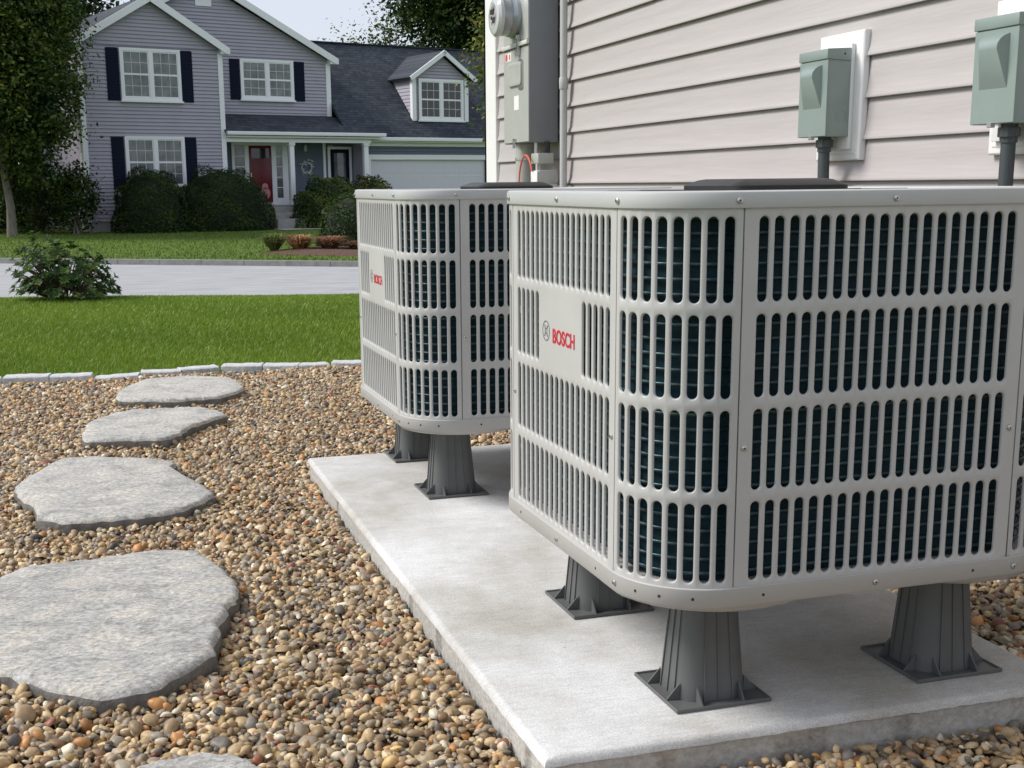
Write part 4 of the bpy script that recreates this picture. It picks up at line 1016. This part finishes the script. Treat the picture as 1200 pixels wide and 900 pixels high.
# garage wing
o = lap_wall('siding', 10.62, 17.6, 1.98, 2.28, .5, M['shadewall']); o['kind'] = 'stuff'
bx('garage_wall', 10.62, .505, 2.0, 17.6, 8, 2.5, M['hsiding']); bx('garage_wall', 10.62, .505, -.9, 10.9, 8, 2.0, M['hsiding']); bx('garage_wall', 16.1, .505, -.9, 17.6, 8, 2.0, M['hsiding'])
bx('door_header', 10.72, .44, 1.80, 16.25, .50, 1.978, M['hwhite']); bx('door_jamb', 10.72, .44, -.4, 10.90, .50, 1.798, M['hwhite']); bx('door_jamb', 16.05, .44, -.4, 16.25, .50, 1.798, M['hwhite'])
gd = bx('garage_door', 10.90, .56, -.45, 16.06, .60, 1.80, M['garage'])
for r_ in range(4):
    for c_ in range(8):
        a = 10.94+c_*.64; z_ = -.40+r_*.55
        b = MB(); b.loft([[(a+.03+d_, y, z_+.05+d_), (a+.61-d_, y, z_+.05+d_), (a+.61-d_, y, z_+.50-d_), (a+.03+d_, y, z_+.50-d_)] for d_, y in ((0, .5597), (.02, .554), (.05, .557))]); q = b.make('panel', M['garage']); q.parent = gd
bx('gutter', 10.65, .05, 2.47, 18.0, .18, 2.60, M['hwhite'], bev=.01); bx('soffit', 10.65, .181, 2.42, 18.0, .5, 2.46, M['hwhite']); bx('frieze', 10.65, .44, 2.29, 17.6, .498, 2.41, M['hwhite'])
slab('roof', [(9.80, .06, 2.60), (18.5, .06, 2.60), (18.5, 3.75, 6.27), (9.80, 3.75, 6.27)], .12, M['shingle'])
slab('roof', [(9.80, 7.9, 2.60), (18.5, 7.9, 2.60), (18.5, 3.75, 6.27), (9.80, 3.75, 6.27)], .12, M['shingle'])
bx('ridge_cap', 9.82, 3.67, 6.26, 18.5, 3.83, 6.31, M['shingle'])
# dormer
dv = .76
b = MB(); b.loft([[(12.95, y, 3.05), (15.38, y, 3.05), (15.38, y, 4.86), (14.25, y, 5.66), (12.95, y, 4.86)] for y in (dv, 3.4)]); b.make('dormer_wall', M['hsiding'], hh)
o = lap_wall('siding', 12.95, 15.38, 3.12, 4.86, dv, M['hsiding']); o['kind'] = 'stuff'
o = lap_wall('siding', 0, 0, 4.86, 5.66, dv, M['hsiding'], lambda z: (12.95+1.3*(z-4.86)/.8, 15.38-1.13*(z-4.86)/.8)); o['kind'] = 'stuff'
b = MB(); z = 3.3
while z < 4.8:
    b.add([(12.928, dv+.01, z), (12.928, 3.0, z), (12.946, 3.0, z+.13), (12.946, dv+.01, z+.13)], [(0, 1, 2, 3)]); b.add([(12.928, dv+.01, z), (12.928, 3.0, z), (12.946, 3.0, z), (12.946, dv+.01, z)], [(0, 1, 2, 3)]); z += .13
o = b.make('siding', M['hsiding'], hh); o['kind'] = 'stuff'
slab('dormer_roof', [(12.72, dv-.2, 4.83), (14.25, dv-.2, 5.85), (14.25, 3.9, 5.85), (12.72, 2.6, 4.83)], .07, M['shingle'])
slab('dormer_roof', [(15.72, dv-.2, 4.83), (14.25, dv-.2, 5.85), (14.25, 3.9, 5.85), (15.72, 2.6, 4.83)], .07, M['shingle'])
rake(12.70, 4.84, 14.25, 5.87, dv-.2, .16); rake(15.74, 4.84, 14.25, 5.87, dv-.2, .16)
bx('corner_board', 12.90, dv-.05, 3.05, 13.07, dv+.12, 4.80, M['hwhite']); bx('corner_board', 15.25, dv-.05, 3.05, 15.43, dv+.12, 4.80, M['hwhite'])
window(13.16, 15.17, 3.28, 4.80, dv-.02, dark=True)
# walk
def wpt(u, v, z):
    q = Matrix.Rotation(HR, 4, 'Z') @ Vector((u, v, z)); return q+HO
def lawn_z(x, y):
    P = Vector((x, y, 0)); d = (P-K0).dot(kn); return kz(P)+.12*d/45
b = MB(); pts = [(6.2, -2.3), (7.6, -2.3), (7.6, -1.17), (6.2, -1.17)]
rows = []
for k in range(13):
    u = 6.0+k*.4
    rows.append([tuple(wpt(u, vv, 0).to_2d())+(lawn_z(*wpt(u, vv, 0).to_2d())+.015,) for vv in (-2.35, -1.18)])
b.loft(rows, False, False, closed=False)
tag(b.make('walkway', M['padside']), kind='structure')

# ------------------------------------------------------------------ foliage
def leaves(name, P, size, cols, parent=None, asp=.5, up_bias=0.0, nrm=None, seed=1):
    rg = np.random.default_rng(seed); n = len(P)
    d = rg.normal(0, 1, (n, 3)); d[:, 2] *= .6; d /= np.linalg.norm(d, axis=1)[:, None]
    e = rg.normal(0, 1, (n, 3)); 
    if nrm is not None: # leaf plane roughly perpendicular to nrm
        nn = nrm+rg.normal(0, .55, (n, 3)); nn /= np.linalg.norm(nn, axis=1)[:, None]
        d = d-(d*nn).sum(1)[:, None]*nn; d /= np.linalg.norm(d, axis=1)[:, None]; e = np.cross(nn, d)
    else:
        e = e-(e*d).sum(1)[:, None]*d
    e /= np.linalg.norm(e, axis=1)[:, None]
    s = size*rg.uniform(.65, 1.35, n)[:, None]
    V = np.stack([P-d*s, P+e*s*asp-d*s*.1, P+d*s, P-e*s*asp-d*s*.1], 1).reshape(-1, 3)
    Fc = np.arange(4*n).reshape(-1, 4)
    cols = np.array(cols); c = cols[rg.integers(0, len(cols), n)]*rg.uniform(.65, 1.4, n)[:, None]
    q = P/max(size*14, .3); lf = np.sin(q[:, 0]*1.7+2*np.sin(q[:, 2]*1.3+seed))*np.sin(q[:, 2]*2.1+q[:, 1]*1.5+seed)
    c = c*np.stack([1+.5*lf, 1+.32*lf, 1+.1*lf], 1)
    c = np.concatenate([c, np.ones((n, 1))], 1)
    return fastmesh(name, V, Fc, M['leaf'], np.repeat(c, 4, 0), False, parent)
def crown_points(c, rad, nclump, per, cl, seed, shell=.55, bottom=-1.0):
    rg = np.random.default_rng(seed); d = rg.normal(0, 1, (nclump*2, 3)); d /= np.linalg.norm(d, axis=1)[:, None]
    d = d[d[:, 2] > bottom][:nclump]; r = shell+(1-shell)*rg.random(len(d))**.6; r *= 1+.13*np.sin(d[:, 0]*5+seed)*np.sin(d[:, 2]*4+d[:, 1]*3)
    C = d*r[:, None]*np.array(rad)+np.array(c)
    sz = cl*rg.uniform(.6, 1.3, len(C))
    P = C[:, None, :]+rg.normal(0, 1, (len(C), per, 3))*sz[:, None, None]*np.array([.5, .5, .36])
    N = (P-C[:, None, :])/sz[:, None, None]+np.array([0, 0, .7])
    return P.reshape(-1, 3), N.reshape(-1, 3), C
DG = [(.026, .048, .012), (.036, .066, .015), (.046, .084, .017), (.018, .036, .011)]
MG = [(.06, .10, .022), (.08, .13, .028), (.045, .085, .02), (.10, .12, .03)]
YG = [(.13, .15, .03), (.09, .13, .03), (.16, .16, .04), (.06, .10, .02)]
def tree(name, base, h, trunk_r, crown_c, rad, nclump, per, cl, leaf, cols, label, cat, seed, group=None, branches=10, bottom=-1., shell=.5):
    base = Vector(base); t = thing(name, base, label, cat, group); rg = random.Random(seed)
    cc = Vector(crown_c)-base
    P, N, C = crown_points(tuple(cc), rad, nclump, per, cl, seed, shell, bottom)
    o = leaves('crown', P, leaf, cols, t, seed=seed, nrm=N, asp=.55); o['kind'] = 'stuff'
    b = MB(); top = Vector((cc.x*.8, cc.y*.8, cc.z+rad[2]*.5)); n = 8
    pts = [Vector((0, 0, -.1)).lerp(top, k/n)+Vector((rg.gauss(0, .04), rg.gauss(0, .04), 0))*(k > 0) for k in range(n+1)]
    b.tube(pts, [trunk_r*(1.25 if k == 0 else 1-.85*k/n) for k in range(n+1)], 10); b.make('trunk', M['bark'], t, smooth=True, angle=80)
    b = MB()
    for k in range(branches):
        c = Vector(C[rg.randrange(len(C))]); s = pts[0].lerp(top, rg.uniform(.3, .85)); mid = s.lerp(c, .5)+Vector((0, 0, .25))
        b.tube([s, mid, c], [trunk_r*.35, trunk_r*.2, trunk_r*.06], 6)
    if branches: b.make('branches', M['bark'], t, smooth=True, angle=80)
    return t
def bush(name, u, v, z0, ru, rv, hgt, n, leaf, cols, label, seed, world=None, cat='hedge', group=None):
    c = world if world else wpt(u, v, 0)
    t = thing(name, (c[0], c[1], z0), label, cat, group); rg = np.random.default_rng(seed)
    d = rg.normal(0, 1, (n*2, 3)); d[:, 2] = np.abs(d[:, 2])*.9-.12; d /= np.linalg.norm(d, axis=1)[:, None]; d = d[:n]
    # superellipsoid: boxier than a ball
    p = np.sign(d)*np.abs(d)**.9; lump = 1+.05*np.sin(d[:, 0]*9+seed)*np.sin(d[:, 1]*8+1)+.05*np.sin(d[:, 2]*11+d[:, 0]*6)+rg.normal(0, .016, len(d))
    ca, sa = math.cos(HR), math.sin(HR)
    q = p*lump[:, None]*np.array([ru, rv, hgt]); q[:, 2] = np.maximum(q[:, 2], 0.02)
    q = np.stack([q[:, 0]*ca-q[:, 1]*sa, q[:, 0]*sa+q[:, 1]*ca, q[:, 2]], 1)
    nn = d+np.array([0, 0, .3])
    o = leaves('foliage', q, leaf, cols, t, nrm=nn, seed=seed+5, asp=.6); o['kind'] = 'stuff'
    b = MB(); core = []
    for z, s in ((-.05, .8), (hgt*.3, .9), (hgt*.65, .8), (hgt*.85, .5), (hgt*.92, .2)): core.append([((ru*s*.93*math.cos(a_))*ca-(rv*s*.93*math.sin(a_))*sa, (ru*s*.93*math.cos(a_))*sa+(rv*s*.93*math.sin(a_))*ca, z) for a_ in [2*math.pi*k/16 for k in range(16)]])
    b.loft(core); b.make('dark_core', M['bushcore'], t, smooth=True, angle=180)  # solid core, coloured dark to stand in for shade inside the foliage
    return t
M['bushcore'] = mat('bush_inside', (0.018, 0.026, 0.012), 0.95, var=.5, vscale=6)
bush('hedge', 1.95, -1.0, -.60, 1.25, .9, 2.10, 13000, .034, DG, 'rounded dark green hedge under the left windows of the far house, left of its twin', 3, group='clipped dark hedges in front of the far house')
bush('hedge', 4.35, -1.1, -.62, 1.72, .95, 2.12, 16000, .034, DG, 'larger rounded dark hedge to the left of the far house steps', 4, group='clipped dark hedges in front of the far house')
bush('hedge', 8.45, -1.0, -.68, 1.45, .9, 1.86, 7500, .05, MG, 'mid green rounded bush right of the porch steps', 5)
bush('hedge', 10.25, -.75, -.7, 1.05, .7, 1.90, 5000, .05, YG, 'yellow-green topped bush beside the garage door', 6)
c3 = Vector((5.15, 29.6, 0))
bush('hedge', 0, 0, -.72, .95, .9, 1.40, 6000, .035, DG, 'small dark round bush in the mulch bed next to the far cabinet', 8, world=c3)
# foundation shrubs left of the far house, under the tree
for i, (x, y, r_, h_, lb) in enumerate(((-3.0, 41.2, 1.1, 2.0, 'dark loose shrub under the big tree, at the left'), (-1.75, 40.3, .75, 2.3, 'dark shrub against the left corner of the far house'), (-5.0, 42.5, 1.6, 2.6, 'tall dark shrub beyond the left edge of the photo'))):
    P, N, C = crown_points((0, 0, h_*.5), (r_, r_, h_*.5), 160, 28, .30, 60+i, .3)
    t = thing('shrub', (x, y, -.6), lb, 'shrub'); o = leaves('foliage', P, .06, DG+MG[:1], t, nrm=N, seed=i+70); o['kind'] = 'stuff'
    b = MB(); rg = random.Random(i)
    for k in range(7): b.tube([(rg.gauss(0, .1), rg.gauss(0, .1), -.05), (rg.gauss(0, .3), rg.gauss(0, .3), h_*.4), (rg.gauss(0, .5), rg.gauss(0, .5), h_*.8)], [.035, .025, .01], 5)
    b.make('stems', M['bark'], t, smooth=True)
tree('maple_tree', (-3.62, 39.2, -.55), 9, .14, (-3.78, 39.2, 5.1), (2.55, 2.7, 4.5), 1000, 96, .62, .068, DG+MG[:2]+YG[:1], 'big leafy tree on the far lawn, grey trunk at the left edge of the photo', 'tree', 11, branches=16, bottom=-.93, shell=.35)
tree('background_tree', (-7.5, 52, -.5), 12, .3, (-7.0, 52, 7.2), (6.2, 4, 7.0), 420, 50, 1.5, .13, DG, 'dark tree behind the left corner of the far house', 'tree', 12, shell=.3)
tree('background_tree', (-1.7, 54, -.5), 13, .25, (-1.9, 54, 7.3), (2.6, 2.5, 5.0), 200, 45, 1.2, .12, DG, 'dark tree crown peeping over the left gable of the far house', 'tree', 13, shell=.3)
tree('oak_tree', (17.3, 60, -.5), 16, .4, (17.6, 60, 10.6), (4.3, 3.5, 4.6), 620, 72, 1.15, .12, DG, 'tall dark oak rising behind the garage roof', 'tree', 14, branches=24, shell=.25)
tree('background_tree', (14.3, 64, -.5), 10, .2, (13.9, 64, 7.1), (1.9, 1.6, 3.0), 110, 22, .9, .10, MG+YG[:1], 'thin light tree top behind the ridge of the garage roof', 'tree', 15, shell=.3)
tree('background_tree', (11.0, 64, -.5), 10, .2, (11.3, 64, 6.4), (1.6, 1.6, 2.5), 40, 18, .8, .09, MG+YG[:1], 'faint twiggy tree top at the left end of the garage ridge', 'tree', 16, shell=.3)
tree('yellow_green_tree', (10.55, 33.0, -.6), 8, .14, (10.6, 33.0, 4.8), (1.25, 1.3, 3.6), 130, 50, .55, .07, YG+MG[:1], 'yellow-green tree between the garage roof and the white corner board', 'tree', 17, shell=.3, branches=10)
for i, (x, y, lb) in enumerate(((-4.6, 46.5, 'leafy hedge shrub behind the trunk of the big tree'), (-7.2, 47.5, 'leafy hedge shrub at the left edge behind the big tree'), (-10.5, 48.5, 'leafy shrub outside the left edge of the photo'))):
    P, N, C = crown_points((0, 0, 1.9), (1.9, 1.3, 2.2), 260, 34, .5, 160+i, .3)
    t = thing('shrub', (x, y, -.6), lb, 'shrub'); o = leaves('foliage', P, .09, DG, t, nrm=N, seed=i+170); o['kind'] = 'stuff'
    b = MB(); b.tube([(0, 0, -.1), (.1, 0, 1.5), (0, .1, 3)], [.08, .06, .02], 6); b.make('trunk', M['bark'], t, smooth=True)
for i, (x, y) in enumerate(((24, 66), (32, 60), (-14, 48), (-20, 56), (-27, 50), (40, 66))):
    tree('background_tree', (x, y, -.5), 13, .3, (x, y, 7.5), (5, 4, 6.5), 260, 36, 1.5, .17, DG, ['dark tree to the right behind the garage, hidden by the near house', 'second hidden tree to the right beyond the garage', 'tree outside the left edge of the photo across the road', 'tree farther left outside the photo across the road', 'leftmost tree outside the photo across the road', 'farthest hidden tree to the right'][i], 'tree', 30+i, shell=.3, branches=0)
# mulch bed with dry plants by the kerb
b = MB(); cb3 = Vector((4.25, 27.1, 0))+kd*.55; ring0 = []; ringc = []
for k in range(24):
    an = 2*math.pi*k/24; p = cb3+kd*(2.6*math.cos(an))+kn*(1.45*math.sin(an)); z = lawn_z(p.x, p.y)
    ring0.append((p.x, p.y, z-.01)); q = cb3.lerp(p, .6); ringc.append((q.x, q.y, lawn_z(q.x, q.y)+.11))
b.loft([ring0, ringc], False, True); tag(b.make('mulch_bed', M['soil'], smooth=True), kind='structure')
rgp = np.random.default_rng(77)
def tuft(c, n, h, spread, cols, label, seed, name='ornamental_plant'):
    rg = np.random.default_rng(seed); t = thing(name, (c.x, c.y, lawn_z(c.x, c.y)+.03), label, 'plant')
    a = rg.uniform(0, 2*np.pi, n); r0 = rg.random(n)*.08; rad = rg.random(n)*spread; hh_ = h*rg.uniform(.5, 1, n)
    V = []
    ca, sa = np.cos(a), np.sin(a); w_ = .012
    b0 = np.stack([ca*r0-sa*w_, sa*r0+ca*w_, np.zeros(n)], 1); b1 = np.stack([ca*r0+sa*w_, sa*r0-ca*w_, np.zeros(n)], 1)
    m0 = np.stack([ca*(r0+rad*.5)-sa*w_, sa*(r0+rad*.5)+ca*w_, hh_*.8], 1); m1 = np.stack([ca*(r0+rad*.5)+sa*w_, sa*(r0+rad*.5)-ca*w_, hh_*.8], 1); tp = np.stack([ca*(r0+rad), sa*(r0+rad), hh_*.75], 1)
    V = np.stack([b0, b1, m1, m0, tp], 1).reshape(-1, 3); i = np.arange(n)*5
    Fc = np.stack([np.stack([i, i+1, i+2], 1), np.stack([i, i+2, i+3], 1), np.stack([i+3, i+2, i+4], 1)], 1).reshape(-1, 3)
    cc = np.array(cols)[rg.integers(0, len(cols), n)]*rg.uniform(.7, 1.3, n)[:, None]; cc = np.concatenate([cc, np.ones((n, 1))], 1)
    o = fastmesh('blades', V, Fc, M['blade'], np.repeat(cc, 5, 0), False, t); o['kind'] = 'stuff'
tuft(cb3+kd*-2.1+kn*-.1, 420, .52, .55, [(.13, .19, .04), (.2, .22, .08)], 'green grassy plant at the left end of the mulch bed', 1)
tuft(cb3+kd*-1.45+kn*-.2, 560, .50, .6, [(.36, .20, .10), (.42, .27, .14)], 'first reddish brown dry plant in the mulch bed', 2)
tuft(cb3+kd*-.75+kn*-.1, 560, .46, .65, [(.38, .22, .12), (.26, .12, .07)], 'dry tan plant in the middle of the mulch bed', 3)
tuft(cb3+kd*.0+kn*-.2, 520, .34, .7, [(.16, .07, .04), (.2, .12, .06)], 'dark brown dry plant at the right of the mulch bed', 4)

# near shrub at the lawn crest: whorls of elongated leaves on stems
def near_shrub():
    c = Vector((-1.367, 8.3, 0)); z0 = float(hz(c.x, c.y))-.0
    t = thing('shrub', (c.x, c.y, z0), 'small glossy-leaved shrub standing alone on the near lawn edge before the road', 'shrub')
    t.scale = (1.05, 1.05, .96)
    rg = random.Random(5); tips = []
    for k in range(420):
        a = rg.uniform(0, 2*math.pi); el = rg.uniform(-.1, 1); r_ = rg.uniform(.25, 1)**.5
        x = .40*math.cos(a)*math.sqrt(max(0, 1-(el*.9)**2))*r_; y = .36*math.sin(a)*math.sqrt(max(0, 1-(el*.9)**2))*r_; z = .06+.44*max(.0, el)*r_*(1-.28*(x/.43)) - .03*(x/.43)
        tips.append(Vector((x, y, max(.05, z))))
    V = []; Fc = []; Cc = []
    nprng = np.random.default_rng(9)
    for tp in tips:
        ax = Vector((tp.x*.8, tp.y*.8, .25)).normalized(); s1_ = ax.orthogonal().normalized(); s2_ = ax.cross(s1_)
        n = rg.randint(7, 11); ph = rg.random()*6
        base_c = [(.05, .10, .022), (.075, .135, .03), (.03, .065, .016), (.15, .21, .06)][rg.choices(range(4), (4, 3, 3, 2))[0]]
        for k in range(n):
            an = ph+2*math.pi*k/n; out = s1_*math.cos(an)+s2_*math.sin(an); L = rg.uniform(.035, .06); up_ = rg.uniform(.2, .9)
            d = (out+ax*up_).normalized(); sd2 = d.cross(ax).normalized()*L*.21; nrm_ = sd2.cross(d).normalized()
            p0 = tp; p1 = tp+d*L*.5+nrm_*L*.03; p2 = tp+d*L-ax*L*.12
            i = len(V); V += [p0, p1-sd2+nrm_*L*.06, p1, p1+sd2+nrm_*L*.06, p2]; Fc += [(i, i+1, i+2), (i, i+2, i+3), (i+1, i+4, i+2), (i+2, i+4, i+3)]
            f_ = rg.uniform(.7, 1.35); Cc += [(base_c[0]*f_, base_c[1]*f_, base_c[2]*f_, 1)]*5
    o = fastmesh('foliage', np.array([v[:] for v in V]), np.array(Fc), M['leaf'], np.array(Cc), False, t); o['kind'] = 'stuff'
    for k in range(9):
        a = 2*math.pi*k/9; tp = Vector((.3*math.cos(a), .25*math.sin(a), .28)); b = MB(); b.tube([(.05*math.cos(a), .05*math.sin(a), 0), tuple(tp*.5+Vector((0, 0, .03))), tuple(tp)], [.008, .006, .003], 6); b.make('stem', M['stem'], t, smooth=True)
    b = MB()
    for tp in tips[::2]: b.tube([tuple(tp*.35), tuple(tp*.7+Vector((0, 0, .02))), tuple(tp)], [.004, .003, .002], 4)
    o = b.make('twigs', M['stem'], t); o['kind'] = 'stuff'
near_shrub()
# sprig of weed by the far end of the pad
def weed(x, y, label, seed):
    rg = np.random.default_rng(seed); t = thing('weed', (x, y, 0.0), label, 'weed'); n = 70
    P = rg.normal(0, 1, (n, 3))*np.array([.035, .03, .02])+np.array([0, 0, .045]); o = leaves('foliage', P, .010, [(.10, .2, .04), (.15, .26, .06)], t, seed=seed, asp=.45)
    o['kind'] = 'stuff'
weed(.03, 2.62, 'small green weed in the gravel behind the far cabinet leg', 4)

# dry leaf scraps on the slab
M['dryleaf'] = mat('dry_leaf', (0.13, 0.075, 0.035), 0.8, var=.3, vscale=60)
for i, (x, y, a, lb) in enumerate(((.02, 1.16, .4, 'curled brown leaf scrap on the slab behind the front foot of the far cabinet'), (.14, 1.20, 2.1, 'darker brown leaf scrap on the slab next to the near cabinet edge'))):
    b = MB(); rg = random.Random(i); rows = []
    for k in range(6):
        t = k/5; wd_ = .010*math.sin(math.pi*min(.97, t+.06))
        rows.append([(t*.034-.017, -wd_, .004+.007*math.sin(t*3)), (t*.034-.017, 0, .001+.004*math.sin(t*3)), (t*.034-.017, wd_, .006+.007*math.sin(t*3.3))])
    b.loft(rows, False, False, closed=False); o = b.make('dry_leaf', M['dryleaf'], smooth=True); o.location = (x, y, PADZ+.001); o.rotation_euler.z = a; tag(o, lb, 'leaf')
